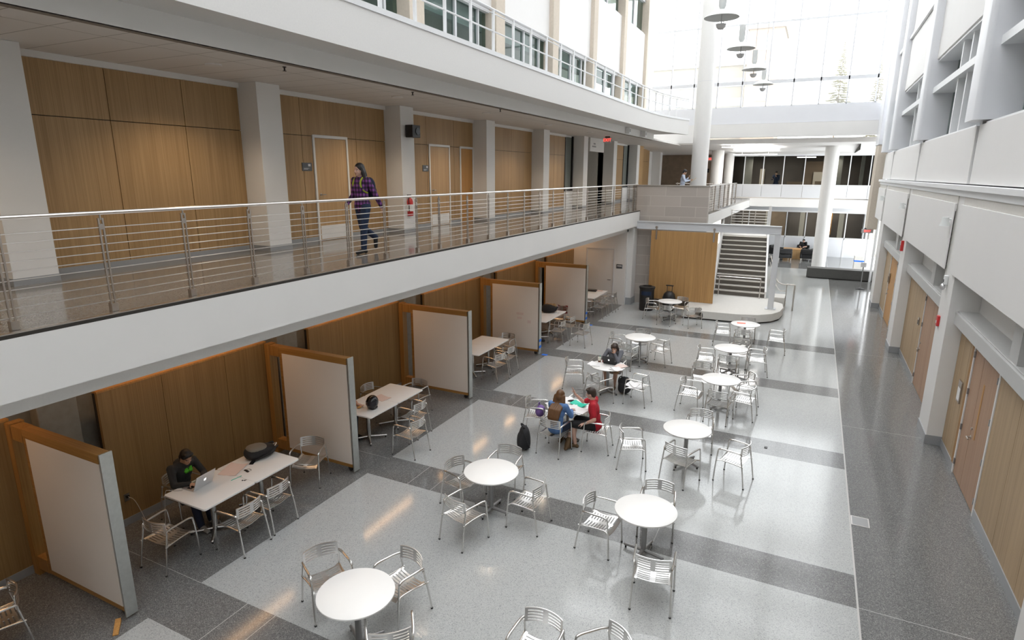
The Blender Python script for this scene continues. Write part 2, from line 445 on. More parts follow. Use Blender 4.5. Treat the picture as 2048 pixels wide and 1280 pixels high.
# ---- left side, ground level: concrete wall, oak lining, stone skirting
S('wall_left', bx(-10.1, -9.62, -8, 25.2, 0, 3.36), 'concrete', smooth=0)
PILC = MB()
for k in range(-2, 5):
    y = 8.35+4.27*(k-1)
    if y < -7: continue
    S('wall_left_pier', bx(-9.62, -9.42, y, y+.52, 0, 3.3), 'concrete', bevel=.01)
for k in range(-2, 5):
    y0 = 4.81+4.27*k; y1 = 7.97+4.27*k if k < 4 else 24.9
    mb = MB(); s = (y1-y0)
    ys = [y0, y0+s*.32, y0+s*.70, y1]
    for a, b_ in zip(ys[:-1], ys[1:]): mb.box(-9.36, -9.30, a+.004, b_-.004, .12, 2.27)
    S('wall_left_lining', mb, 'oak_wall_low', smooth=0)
    S('trim_left_cap', bx(-9.42, -9.298, y0, y1, 2.271, 2.30), 'oak_orange', smooth=0)  # warm lamp glow on the cap is put into its orange colour
    S('wall_left_backing', bx(-9.42, -9.361, y0, y1, 0, 2.26), 'dark_gap', smooth=0)
    S('baseboard_left', bx(-9.36, -9.29, y0, y1, 0, .12), 'base_stone', smooth=0)
S('ceiling_low', bx(-9.62, -7.05, -8, 25.2, 3.24, 3.36), 'ceiling_tile', smooth=0)
S('trim_bulkhead', bx(-7.05, -6.95, -8, 25.4, 3.13, 3.36), 'plaster', smooth=0)
# end wall of the study bays with a flush white door
S('wall_left_end', MB().box(-9.62, -8.72, 24.9, 25.2, 0, 3.24).box(-7.48, -6.95, 24.9, 25.2, 0, 3.24).box(-8.72, -7.48, 24.9, 25.2, 2.38, 3.24), 'plaster', smooth=0)
d = S('door_1', bx(-8.70, -7.50, 24.93, 24.99, .01, 2.36), 'white_paint', bevel=.004)
MB().cyl((-7.6, 24.93, 1.05), (-7.6, 24.87, 1.05), .012).cyl((-7.6, 24.87, 1.05), (-7.72, 24.87, 1.05), .011).build('door_handle', 'black_plastic', d)
S('trim_1', MB().box(-8.74, -8.70, 24.885, 24.93, 0, 2.40).box(-7.50, -7.46, 24.885, 24.93, 0, 2.40).box(-8.70, -7.50, 24.885, 24.93, 2.36, 2.40), 'steel_paint')
t = thing('room_sign', 'small dark sign on the white end wall right of the white door under the balcony', 'sign', (-7.22, 24.895, 1.66))
bx(-.13, .13, -.012, .004, -.09, .09).build('plate', 'sign_grey', t); bx(-.10, .10, -.014, -.0121, .0, .045).build('lettering', 'steel_paint', t)
S('wall_left_return', MB().box(-6.95, -6.72, 25.1, 25.7, 0, 3.36), 'plaster', smooth=0)
S('trim_return_base', bx(-6.955, -6.70, 25.08, 25.72, 0, .30), 'base_stone')
# ---- level two gallery
S('floor_gallery', bx(-12, -6.66, -8, 43, 3.90, 4.0), 'terrazzo_upper', smooth=0)
S('balcony_slab', bx(-10.1, -6.67, -8, 25.6, 3.37, 3.899), 'white_paint', smooth=0)
S('trim_gallery_edge', MB().box(-6.665, -6.648, -8, 25.6, 3.965, 3.999), 'dark_gap', smooth=0)
S('trim_gallery_fascia', MB().box(-6.67, -6.645, -8, 25.6, 3.36, 3.964), 'white_paint', smooth=0)
S('trim_gallery_curb', MB().box(-6.72, -6.66, -8, 25.6, 4.0, 4.012), 'rail_steel', smooth=0)
PC = [-4.2, .1, 4.4, 8.7, 13.06, 17.5, 22.0, 26.45, 30.9, 35.4, 41.2]
for y in PC:
    S('wall_gallery_pier', bx(-10.0, -9.45, y-.28, y+.28, 4.0, 7.12), 'white_paint', bevel=.006)
    S('baseboard_gallery_pier', bx(-10.0, -9.444, y-.286, y+.286, 4.0, 4.10), 'base_stone', smooth=0)
S('wall_gallery', MB().box(-10.3, -10.0, -8, 26.4, 4, 7.2).box(-10.3, -10.0, 30.7, 43, 4, 7.2), 'plaster', smooth=0)
def wood_bay(y0, y1, seams, doors=(), mz=6.27):
    """oak lining of one gallery bay: seams across, rows split at mz, openings for doors"""
    xf = -9.95; cuts = sorted([y0, y1]+list(seams)+[q for dd in doors for q in (dd[0], dd[1])])
    mb = MB()
    for a, b_ in zip(cuts[:-1], cuts[1:]):
        c = .5*(a+b_)
        if not any(dd[0] < c < dd[1] for dd in doors): mb.box(xf-.03, xf, a+.006, b_-.006, 4.10, mz-.006)
    up = sorted([y0, y1]+list(seams))
    for a, b_ in zip(up[:-1], up[1:]): mb.box(xf-.03, xf, a+.006, b_-.006, mz+.006, 7.03)
    S('wall_gallery_lining', mb, 'oak_wall', smooth=0)
    g = MB(); q = [y0]+[z for dd in sorted(doors) for z in (dd[0], dd[1])]+[y1]
    for a, b_ in zip(q[::2], q[1::2]): g.box(-10.0, xf-.031, a, b_, 4.0, mz)
    g.box(-10.0, xf-.031, y0, y1, mz, 7.03)
    S('wall_gallery_backing', g, 'dark_gap', smooth=0)
    w = MB()
    for a, b_ in zip(q[::2], q[1::2]): w.box(-10.0, xf+.012, a, b_, 4.0, 4.10)
    S('baseboard_gallery', w, 'base_stone', smooth=0)
    S('trim_gallery_head', bx(-10.0, -9.90, y0, y1, 7.03, 7.12), 'white_paint', smooth=0)
ND = [1]
def gallery_door(y0, y1, z1, recess, kick, hy, leaf='oak_door', kickm='white_paint'):
    """painted frame, veneered leaf, lever and kick plate on the gallery wall"""
    ND[0] += 1
    fr = S('door_%d' % ND[0], MB().box(-10.0, -9.925, y0, y0+.055, 4.0, z1).box(-10.0, -9.925, y1-.055, y1, 4.0, z1).box(-10.0, -9.925, y0+.055, y1-.055, z1-.06, z1), 'white_paint', bevel=.004)
    a, b_, z = y0+.06, y1-.06, z1-.065; xr = -9.94-recess
    bx(xr-.045, xr, a, b_, 4.012, z).build('door_leaf', leaf, fr, smooth=0)
    if kick: bx(xr, xr+.004, a+.03, b_-.03, 4.03, 4.33).build('kick_plate', kickm, fr, smooth=0)
    MB().cyl((xr, hy, 5.02), (xr+.05, hy, 5.02), .012).cyl((xr+.05, hy, 5.02), (xr+.05, hy+(.11 if hy < .5*(a+b_) else -.11), 5.02), .011).cyl((xr, hy, 5.02), (xr+.008, hy, 5.02), .028, n=16).build('door_handle', 'stainless', fr)
wood_bay(.38, 4.12, [1.6, 2.9]); wood_bay(-3.9, -.2, [-2.7, -1.4])
wood_bay(4.68, 8.42, [6.0, 7.27])
wood_bay(8.98, 12.78, [9.95, 11.68], [(10.25, 11.36)])
wood_bay(13.34, 17.22, [14.62, 16.08], [(14.72, 15.82), (16.40, 17.22)])
wood_bay(17.78, 21.72, [18.45, 19.95])
wood_bay(22.75, 25.15, [23.95])
S('wall_gallery_side', bx(-10.0, -9.93, 22.28, 22.75, 4.0, 7.12), 'steel_paint', smooth=0)
gallery_door(10.25, 11.36, 6.30, .0, True, 10.40)
gallery_door(14.72, 15.82, 6.30, .0, True, 14.87)
gallery_door(16.40, 17.22, 6.30, .0, False, 17.05, 'oak_orange')
# sidelight window beyond the fifth pier, recess with painted walls, second panel and sidelight
w = S('window_1', MB().box(-10.0, -9.93, 25.15, 25.22, 4.75, 7.1).box(-10.0, -9.93, 26.05, 26.16, 4.75, 7.1).box(-10.0, -9.93, 25.22, 26.05, 4.75, 4.82), 'black_plastic')
bx(-9.975, -9.965, 25.22, 26.05, 4.82, 7.05).build('pane', 'glass_dark', w, smooth=0)
S('wall_gallery_sill', bx(-10.0, -9.93, 25.15, 26.16, 4.0, 4.75), 'white_paint', smooth=0)
S('wall_gallery_recess', MB().box(-12.0, -11.8, 26.2, 31.0, 4, 7.2).box(-11.8, -10.0, 30.7, 30.9, 4, 7.2).box(-11.8, -10.0, 26.2, 26.4, 4, 7.2), 'precast', smooth=0)
wood_bay(31.9, 34.0, [32.95])
S('wall_gallery_side', bx(-10.0, -9.93, 31.18, 31.9, 4.0, 7.12), 'steel_paint', smooth=0)
w = S('window_2', MB().box(-10.0, -9.93, 34.0, 34.08, 4.75, 7.1).box(-10.0, -9.93, 35.02, 35.12, 4.75, 7.1).box(-10.0, -9.93, 34.08, 35.02, 4.75, 4.82), 'black_plastic')
bx(-9.975, -9.965, 34.08, 35.02, 4.82, 7.05).build('pane', 'glass_dark', w, smooth=0)
S('wall_gallery_sill', bx(-10.0, -9.93, 34.0, 35.12, 4.0, 4.75), 'white_paint', smooth=0)
S('wall_gallery_cheek', bx(-10.0, -9.5, 35.7, 36.7, 4.0, 7.1), 'oak_door', smooth=0)
wood_bay(36.7, 40.0, [38.4])
S('ceiling_gallery', bx(-12.0, -7.42, -8, 43, 7.12, 7.2), 'ceiling_grid', smooth=0)
S('trim_gallery_downstand', bx(-7.46, -7.41, -8, 30.4, 7.12, 7.40), 'white_paint', smooth=0)
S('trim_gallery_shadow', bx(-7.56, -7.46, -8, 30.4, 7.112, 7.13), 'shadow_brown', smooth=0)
# bulkhead with small wall lettering above the recess
t = thing('wayfinding_board', 'white overhead board with two small lines of dark lettering beside the red exit sign', 'sign', (-9.40, 27.85, 6.80))
bx(-.05, .0, -1.0, 1.0, -.30, .30).build('board', 'white_paint', t, smooth=0)
for zz, ya, yb in ((.05, -.55, -.25), (-.07, -.72, -.18)):
    lt = MB(); q = ya; n = 0
    while q < yb-.02:
        lt.box(.001, .004, q, q+.0425, zz-.035, zz-.02).box(.001, .004, q, q+.014, zz-.02, zz+(.035 if n % 3 else .01)); q += .042; n += 1
    lt.build('lettering', 'sign_grey', t, smooth=0)
# ---- level three edge: curved upstand, wall with stone piers, windows, white panels
PATH3 = [(-6.65, -8), (-6.65, 25.0), (-6.62, 26.6), (-6.50, 28.0), (-6.30, 29.2), (-6.05, 30.2), (-5.85, 30.8)]
def offs(path, d):
    out = []
    for i, p in enumerate(path):
        a = Vector(path[max(i-1, 0)]); b_ = Vector(path[min(i+1, len(path)-1)]); t_ = (b_-a).normalized(); n_ = Vector((-t_.y, t_.x))
        out.append((p[0]+n_.x*d, p[1]+n_.y*d))
    return out
def band(path, d0, d1, z0, z1):
    return MB().prism(offs(path, d0)+offs(path, d1)[::-1], z0, z1)
S('trim_upper_fascia', band(PATH3, 0, .22, 7.36, 8.0), 'plaster', smooth=30)
S('trim_upper_curb', band(PATH3, -.02, .24, 8.0, 8.09), 'mullion_white', smooth=30)
S('floor_upper', MB().prism(offs(PATH3, .22)+[(-9.3, 30.8), (-9.3, -8)], 7.40, 8.0), 'plaster', smooth=0)
fp = [21.3+4.25*k for k in range(-6, 4)]
for y in fp:
    S('wall_upper_pier', MB().box(-9.3, -8.82, y-.36, y+.08, 8.0, 15.2).box(-9.3, -8.9, y+.10, y+.36, 8.0, 15.2), 'beige_stone', bevel=.01)
for i, y in enumerate(fp[:-1]):
    a, b_ = y+.36, y+4.25-.36
    S('wall_upper_panel', MB().box(-9.3, -8.98, a, b_, 10.12, 12.62).box(-9.3, -8.98, a, b_, 14.25, 15.2), 'panel_white', smooth=0)
    fr = S('window_%d' % (i+3), MB().box(-9.25, -9.05, a, b_, 10.0, 10.12).box(-9.22, -9.12, a+1.75, a+1.83, 8.0, 10.0).box(-9.22, -9.12, b_-.55, b_-.48, 8.0, 10.0).box(-9.22, -9.10, a, a+.06, 8.0, 10.0), 'steel_paint')
    bx(-9.19, -9.18, a, b_, 8.0, 10.0).build('pane', 'glass_green', fr, smooth=0)
    MB().box(-9.5, -9.3, a, b_, 9.5, 10.0).build('blind_box', 'header_grey', fr, smooth=0)
    f2 = S('window_%d' % (i+20), MB().box(-9.25, -9.05, a, b_, 12.62, 12.70).box(-9.25, -9.05, a, b_, 14.15, 14.25).box(-9.22, -9.12, a+1.75, a+1.83, 12.7, 14.15), 'steel_paint')
    bx(-9.19, -9.18, a, b_, 12.70, 14.15).build('pane', 'glass_green', f2, smooth=0)
S('wall_upper_rooms', MB().box(-12.6, -12.5, -8, 36, 7.9, 15).box(-12.5, -9.4, -8, 36, 7.9, 8.0).box(-12.5, -9.3, -8, 36, 14.9, 15.0), 'precast', smooth=0)
S('wall_upper_end', MB().box(-9.6, -9.0, 34.2, 36.0, 8.0, 15.2), 'white_paint', smooth=0)
# ---- bridge beyond the seating, stone front, far levels
S('wall_bridge_front', bx(-6.93, -3.9, 25.72, 26.0, 0, 5.02), 'stone_blocks', smooth=0)
S('trim_bridge_cap', bx(-6.95, -3.86, 25.69, 26.03, 5.02, 5.06), 'rail_steel', smooth=0)
S('floor_bridge', bx(-6.66, -3.9, 26.0, 43.0, 3.90, 4.0), 'terrazzo_upper', smooth=0)
S('bridge_slab', MB().box(-10.1, -3.88, 26.0, 43.0, 3.45, 3.899), 'white_paint', smooth=0)
S('wall_under_bridge', bx(-6.9, -6.7, 26.0, 43, 0, 3.45), 'plaster', smooth=0)
S('wall_bridge_pier', bx(-4.45, -4.08, 31.2, 31.5, 4.0, 5.05), 'white_paint', bevel=.01)
S('trim_gallery_post', bx(-6.99, -6.94, 25.60, 25.72, 3.3, 5.08), 'stainless')
# far curtain wall: sill beam, cladding, mullions, panes, view beyond
S('wall_far_beam', bx(-6.4, 2.66, 35.9, 36.5, 7.47, 8.15), 'white_paint', smooth=0)
S('wall_far_cladding', MB().box(-9.2, 2.66, 35.95, 36.3, 8.16, 9.0), 'cladding', smooth=0)
S('wall_far_left', bx(-9.2, -6.4, 35.92, 36.4, 7.2, 8.16), 'white_paint', smooth=0)
mu = [-9.2+1.253*i for i in range(10)]
cw = S('window_40', MB().box(-9.25, 2.66, 36.0, 36.14, 10.15, 10.32).box(-9.25, 2.66, 36.02, 36.12, 13.08, 13.16).box(-9.25, 2.66, 36.02, 36.12, 14.95, 15.1).box(-9.25, 2.66, 36.0, 36.14, 8.98, 9.04), 'mullion_grey', smooth=0)
mb = MB()
for x in mu: mb.box(x-.03, x+.03, 36.0, 36.13, 9.0, 15.0)
mb.build('mullion', 'mullion_grey', cw, smooth=0)
MB().box(-9.2, 2.6, 36.06, 36.07, 9.0, 14.95).build('pane', 'glass_curtain', cw, smooth=0)
S('trim_corner', bx(-9.32, -9.18, 35.8, 36.0, 8.0, 15.0), 'header_grey', smooth=0)
S('ceiling_far', MB().add([(-10, 36.5, 7.16), (3.3, 36.5, 7.16), (3.3, 43, 6.78), (-10, 43, 6.78), (-10, 36.5, 7.4), (3.3, 36.5, 7.4), (3.3, 43, 7.4), (-10, 43, 7.4)],
  [(0, 1, 2, 3), (7, 6, 5, 4), (0, 4, 5, 1), (1, 5, 6, 2), (2, 6, 7, 3), (3, 7, 4, 0)]), 'ceiling_tile', smooth=0)
S('trim_ceiling_groove', bx(1.75, 1.79, 37.4, 42.6, 6.80, 7.14), 'dark_gap', smooth=0)
XM = [-5.6, -4.41, -3.26, -2.06, -.85, .36, 1.65, 2.75, 3.3]
fw = S('window_41', MB().box(-5.6, 3.3, 42.96, 43.06, 6.66, 6.80).box(-5.6, 3.3, 42.96, 43.06, 4.85, 4.90), 'mullion_white', smooth=0)
mb = MB()
for x in XM: mb.box(x-.025, x+.025, 42.96, 43.06, 4.9, 6.66)
mb.build('mullion', 'mullion_white', fw, smooth=0)
bx(-5.6, 3.3, 43.0, 43.01, 4.9, 6.66).build('pane', 'glass_dark', fw, smooth=0)
sp = MB()
for a, b_ in zip(XM[:-1], XM[1:]): sp.box(a+.008, b_-.008, 42.97, 43.05, 4.08, 4.84)
S('wall_far_spandrel', sp, 'steel_paint', smooth=0)
S('wall_far_slab', bx(-5.6, 3.4, 42.9, 47.5, 3.50, 4.02), 'white_paint', smooth=0)
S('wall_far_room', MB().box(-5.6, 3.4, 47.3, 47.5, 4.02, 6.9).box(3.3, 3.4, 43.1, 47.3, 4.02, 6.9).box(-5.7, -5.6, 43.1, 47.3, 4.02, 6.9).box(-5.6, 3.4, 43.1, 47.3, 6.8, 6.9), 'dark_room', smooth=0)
S('wall_far_partition', MB().box(-.9, .3, 47.1, 47.28, 4.05, 6.4), 'room_tan', smooth=0)
S('column_room', MB().box(-4.7, -4.2, 45.8, 46.2, 4.02, 6.8).box(1.0, 1.3, 45.4, 45.7, 4.02, 6.8).box(2.3, 2.5, 44.6, 44.9, 4.02, 6.8), 'concrete', smooth=0)
S('wall_far_room_board', MB().box(-3.75, -3.45, 46.9, 47.0, 4.7, 5.9).box(-.35, .25, 46.95, 47.08, 4.7, 5.7), 'beige_stone', smooth=0)
S('wall_far_room_shelf', MB().box(-1.9, -.6, 45.4, 45.8, 4.02, 5.05).box(-.2, .8, 45.2, 45.6, 4.02, 5.1), 'room_tan', smooth=0)
S('wall_far_hall_pier', MB().box(-3.2, -2.9, 48.6, 48.9, 0, 3.5).box(-.9, -.6, 49.0, 49.3, 0, 3.5).box(1.6, 1.9, 48.4, 48.7, 0, 3.5), 'beige_stone', smooth=0)
S('wall_far_exit', MB().box(-10.0, -5.62, 43.0, 43.3, 4.0, 6.8), 'room_tan', smooth=0)
lw = S('window_42', MB().box(-5.5, 3.3, 46.95, 47.05, 2.98, 3.08).box(-5.5, 3.3, 46.95, 47.05, 1.22, 1.32), 'mullion_white', smooth=0)
mb = MB()
for x in (-4.2, -2.95, -1.7, -.45, .75, 2.0, 3.1): mb.box(x-.03, x+.03, 46.95, 47.05, 0, 3.0)
mb.build('mullion', 'mullion_white', lw, smooth=0)
bx(-5.5, 3.3, 47.0, 47.01, 1.32, 2.98).build('pane', 'glass_dark', lw, smooth=0)
bx(-5.5, 3.3, 46.98, 47.02, .0, 1.22).build('lower_panel', 'cladding', lw, smooth=0)
S('wall_far_header', bx(-5.5, 3.4, 46.95, 47.2, 3.08, 3.5), 'steel_paint', smooth=0)
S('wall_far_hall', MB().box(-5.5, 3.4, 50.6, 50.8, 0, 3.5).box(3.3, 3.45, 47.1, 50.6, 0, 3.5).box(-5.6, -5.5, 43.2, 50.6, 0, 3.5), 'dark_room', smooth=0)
S('wall_far_hall_panel', MB().box(-2.9, -1.9, 50.4, 50.58, .9, 2.9), 'room_tan', smooth=0)
S('wall_far_hall_screen', MB().box(.55, 1.2, 49.6, 49.7, 1.3, 3.0), 'room_orange', smooth=0)
for x, y, r, z0, z1, nm in ((-5.47, 32.3, .40, 4.0, 15.0, 'tall'), (.52, 38.6, .36, 0, 7.05, 'low'), (-5.75, 40.3, .37, 4.0, 6.98, 'mid'), (-5.3, 42.3, .29, 4.0, 6.86, 'slim'), (3.12, 32.7, .32, 0, 6.2, 'side')):
    S('column_'+nm, MB().lathe([(r, z0), (r, z1)], 40, (x, y, 0)), 'white_paint', smooth=60)
S('column_joint_ring', MB().lathe([(.403, 0), (.403, .012)], 40, (-5.47, 32.3, 9.9)), 'steel_paint', smooth=60)
S('column_back', bx(.18, .30, 41.2, 41.4, 0, 6.8), 'white_paint', smooth=0)
# ---- right side: doors zone, ledges, acoustic panels, clad facade
S('wall_right', MB().box(3.12, 3.5, -8, 33.5, 0, 5.1), 'plaster', smooth=0)
for i, y in enumerate((-8.1+7.5*k for k in range(0, 6))):
    if y < -8: y = -7.99
    S('wall_right_pier', bx(2.62, 3.12, y, y+1.0, 0, 5.1), 'white_paint', bevel=.004)
    S('baseboard_right_pier', bx(2.60, 3.12, y-.012, y+1.012, 0, .20), 'base_stone', bevel=.003)
def right_bay(y0, y1, seams, openings):
    cuts = sorted([y0, y1]+list(seams)+[q for o in openings for q in o[:2]]); mb = MB()
    for a, b_ in zip(cuts[:-1], cuts[1:]):
        c = .5*(a+b_)
        if any(o[0] < c < o[1] for o in openings): continue
        mb.box(2.90, 2.96, a+.004, b_-.004, .16, 2.62)
    S('wall_right_lining', mb, 'oak_right', smooth=0)
    q = [y0]+[z for o in sorted(openings) for z in o[:2]]+[y1]; w = MB(); g = MB()
    for a, b_ in zip(q[::2], q[1::2]): w.box(2.885, 2.96, a, b_, 0, .16); g.box(2.961, 3.12, a, b_, 0, 2.62)
    S('baseboard_right', w, 'base_stone', smooth=0); S('wall_right_backing', g, 'dark_gap', smooth=0)
    S('trim_right_header', MB().box(2.74, 3.12, y0, y1, 2.62, 2.86).box(2.78, 3.12, y0, y1, 2.86, 2.885), 'header_grey', bevel=.006)
right_bay(-6.9, -.6, [-5, -3.2, -1.4], [])
right_bay(.4, 6.9, [2.0, 3.2, 4.4, 5.6], [])
right_bay(7.9, 14.4, [9.08, 10.24, 13.5, 13.98], [(11.38, 13.16)])
right_bay(15.4, 21.9, [20.05, 20.9, 19.4], [(16.35, 18.84)])
right_bay(22.9, 29.4, [28.3, 24.3], [(25.35, 27.5)])
S('trim_right_stub', MB().box(2.80, 3.1, 10.45, 10.85, 2.885, 3.62).box(2.80, 3.1, 17.6, 18.0, 2.885, 3.62).box(2.80, 3.1, 25.6, 26.0, 2.885, 3.62), 'header_grey', smooth=0)
ND[0] = 10
def right_door(y0, y1, meet, slit, hy, leafm, near_h=True):
    ND[0] += 1
    fr = S('door_%d' % ND[0], MB().box(2.885, 3.0, y0, y0+.06, 0, 2.62).box(2.885, 3.0, y1-.06, y1, 0, 2.62).box(2.885, 3.0, y0+.06, y1-.06, 2.585, 2.62), 'white_paint', bevel=.003)
    ls = [(y0+.065, y1-.065)] if meet is None else [(y0+.065, meet-.006), (meet+.006, y1-.065)]
    for a, b_ in ls: bx(2.905, 2.95, a, b_, .012, 2.58).build('door_leaf', leafm, fr, smooth=0)
    if slit: bx(2.900, 2.906, slit-.035, slit+.035, 1.05, 2.05).build('vision_slit', 'oak_orange', fr, smooth=0)
    MB().cyl((2.905, hy, 1.02), (2.84, hy, 1.02), .014).cyl((2.84, hy, 1.02), (2.84, hy-.13, 1.02), .012).cyl((2.906, hy, 1.02), (2.895, hy, 1.02), .032, n=16).cyl((2.906, hy, 1.18), (2.885, hy, 1.18), .025, n=16).build('door_handle', 'stainless', fr)
    hb = MB()
    for z in (.25, .95, 1.65, 2.35): hb.box(2.875, 2.906, y0+.055, y0+.085, z-.055, z+.055)
    hb.build('hinge', 'column_grey', fr)
    if meet is not None:
        hb = MB()
        for z in (.25, .95, 1.65, 2.35): hb.box(2.875, 2.906, y1-.085, y1-.055, z-.055, z+.055)
        hb.build('hinge', 'column_grey', fr)
    return fr
right_door(11.38, 13.16, 12.48, 12.2, 12.4, 'oak_door_right')
right_door(16.35, 18.84, 17.55, None, 18.6, 'oak_door_right')
right_door(25.35, 27.5, None, None, 27.2, 'oak_orange')
S('wall_right_edge_strip', MB().box(2.885, 2.902, 13.16, 13.30, .16, 2.62).box(2.885, 2.902, 18.84, 18.92, .16, 2.62), 'oak_frame', smooth=0)
# suspended white panels between the piers, ledge above them
def gapped(ys, w): return [(a+w, b_-w) for a, b_ in zip(ys[:-1], ys[1:])]
pc = [-8.0, -.1, 7.4, 14.95, 22.45, 29.9]
for a, b_ in gapped(pc, .30)+[(30.2, 33.2)]:
    S('wall_right_acoustic_panel', bx(2.56, 2.60, a, b_, 3.60, 4.95), 'panel_white', bevel=.004)
    S('wall_right_panel_core', bx(2.601, 3.1, a+.02, b_-.02, 3.62, 5.10), 'precast', smooth=0)
S('wall_right_ledge', MB().box(2.52, 3.3, -8, 33.4, 5.22, 5.32).box(2.58, 3.3, -8, 33.4, 5.10, 5.22), 'mullion_white', bevel=.006)
for a, b_ in gapped(pc, .13)+[(30.03, 33.4)]:
    S('wall_right_clad_low', bx(2.66, 2.76, a, b_, 5.34, 6.45), 'panel_white', bevel=.006)
    S('wall_right_clad_mid', bx(2.66, 2.76, a+.2, b_-.2, 8.72, 10.58), 'panel_white', bevel=.006)
    S('trim_right_shelf', MB().box(2.58, 2.76, a+.2, b_-.2, 10.60, 10.72), 'mullion_white', smooth=0)
    S('wall_right_clad_high', bx(2.66, 2.76, a+.2, b_-.2, 10.74, 14.5), 'panel_white', bevel=.006)
S('wall_right_core', MB().box(2.80, 3.25, -8, 33.4, 5.33, 6.45).box(2.80, 3.25, -8, 33.4, 8.74, 14.8), 'cladding', smooth=0)
nw = 49
for a, b_ in gapped(pc, .42)+[(30.32, 33.3)]:
    nw += 1
    L = b_-a
    fr = S('window_%d' % nw, MB().box(2.68, 3.2, a, b_, 7.80, 7.96).box(2.70, 3.2, a, b_, 8.66, 8.72).box(2.70, 3.25, a, b_, 6.45, 6.49), 'mullion_white', smooth=0)
    mb = MB()
    for f in (.36, .52): mb.box(2.78, 3.2, a+L*f-.06, a+L*f+.06, 6.49, 7.80).box(2.78, 3.2, a+L*f-.06, a+L*f+.06, 7.96, 8.66)
    mb.build('mullion', 'mullion_white', fr, smooth=0)
    mb = MB()
    for f in (0., .36, .52, 1.):
        y = min(max(a+L*f, a+.05), b_-.05)
        mb.box(3.16, 3.2, y-.05, y+.05, 6.49, 7.80).box(3.16, 3.2, y-.05, y+.05, 7.96, 8.66)
    mb.build('gasket', 'screen_dark', fr, smooth=0)
    bx(3.17, 3.18, a, b_, 6.49, 8.66).build('pane', 'glass_green', fr, smooth=0)
    bx(3.6, 3.62, a+L*.38, a+L*.50, 6.5, 8.2).build('blind', 'blind', fr, smooth=0)
S('wall_right_rooms', MB().box(5.4, 5.5, -8, 34, 6.3, 8.9).box(3.25, 5.4, -8, 34, 8.74, 8.9).box(3.25, 5.4, -8, 34, 6.3, 6.44), 'header_grey', smooth=0)
for y in (7.4, 14.82, 22.3, 29.8, 33.2, -.1):
    def rr(x0, x1, y0, y1, r=.10, n=5):
        P = []
        for cx, cy, a0 in ((x0+r, y0+r, PI), (x1-.001, y0, None), (x1-.001, y1, None), (x0+r, y1-r, PI/2)):
            if a0 is None: P.append((cx, cy))
            else: P += [(cx+r*math.cos(a0+PI/2*i/n), cy+r*math.sin(a0+PI/2*i/n)) for i in range(n+1)]
        return P
    S('column_facade', MB().prism(rr(2.46, 3.24, y-.42, y+.42), 6.52, 14.9), 'cladding', smooth=40)
S('column_facade_foot', MB().box(2.70, 2.80, 14.86, 15.04, 5.34, 6.52).box(2.70, 2.80, 22.36, 22.54, 5.34, 6.52), 'steel_paint', smooth=0)
S('column_corner', MB().box(2.36, 2.78, 34.0, 35.6, 2.95, 6.9), 'beige_stone', bevel=.02)
S('column_corner_upper', MB().box(2.34, 2.80, 33.95, 35.8, 6.9, 15.0), 'cladding', bevel=.02)
S('wall_right_far', MB().box(3.1, 3.5, 33.5, 36.4, 0, 7.2), 'white_paint', smooth=0)
w = S('window_60', MB().box(2.95, 3.05, 36.5, 36.62, 0, 6.9).box(2.95, 3.05, 39.5, 39.62, 0, 6.9).box(2.95, 3.05, 42.6, 42.72, 0, 6.9).box(2.95, 3.05, 36.5, 42.9, 3.5, 3.65), 'mullion_white', smooth=0)
bx(3.0, 3.01, 36.5, 47, 0, 6.9).build('pane', 'glass_curtain', w, smooth=0)
# ---- closing walls behind the viewpoint, unseen roof bars added to cut the daylight
S('wall_back', bx(-12, 3.6, -8.3, -8, -.2, 15.2), 'plaster', smooth=0)
S('ceiling_gallery_upper', bx(-12.6, -8.9, -8, 36, 15.0, 15.2), 'plaster', smooth=0)
rf = MB()
for y in range(-7, 37, 3): rf.box(-9, 3.3, y-.55, y+.55, 15.25, 15.9)
for x in (-6.2, -3.2, -.2, 2.6): rf.box(x-.25, x+.25, -8, 36.2, 15.2, 15.9)
S('ceiling_sky_baffle', rf, 'mullion_white', smooth=0)
# ---- stairs and platform
pl = [(-4.25, 23.62), (-2.2, 23.72), (-1.5, 23.95), (-1.02, 24.4), (-.78, 25.0), (-.70, 25.8), (-.76, 26.6), (-1.02, 26.9), (-1.30, 27.0), (-1.30, 27.55), (-4.25, 27.55)]
S('stair_platform', MB().prism(pl, .05, .35), 'precast', smooth=30, bevel=.012)
S('stair_platform_plinth', MB().prism([(x*.985-.04, y+.08 if y < 25 else y-.06) for x, y in pl], 0, .05), 'dark_gap', smooth=0)
S('stair_side_step', MB().box(-1.28, -.72, 27.0, 27.9, .10, .52).box(-1.28, -.70, 26.95, 28.5, 0, .10), 'precast', bevel=.01)
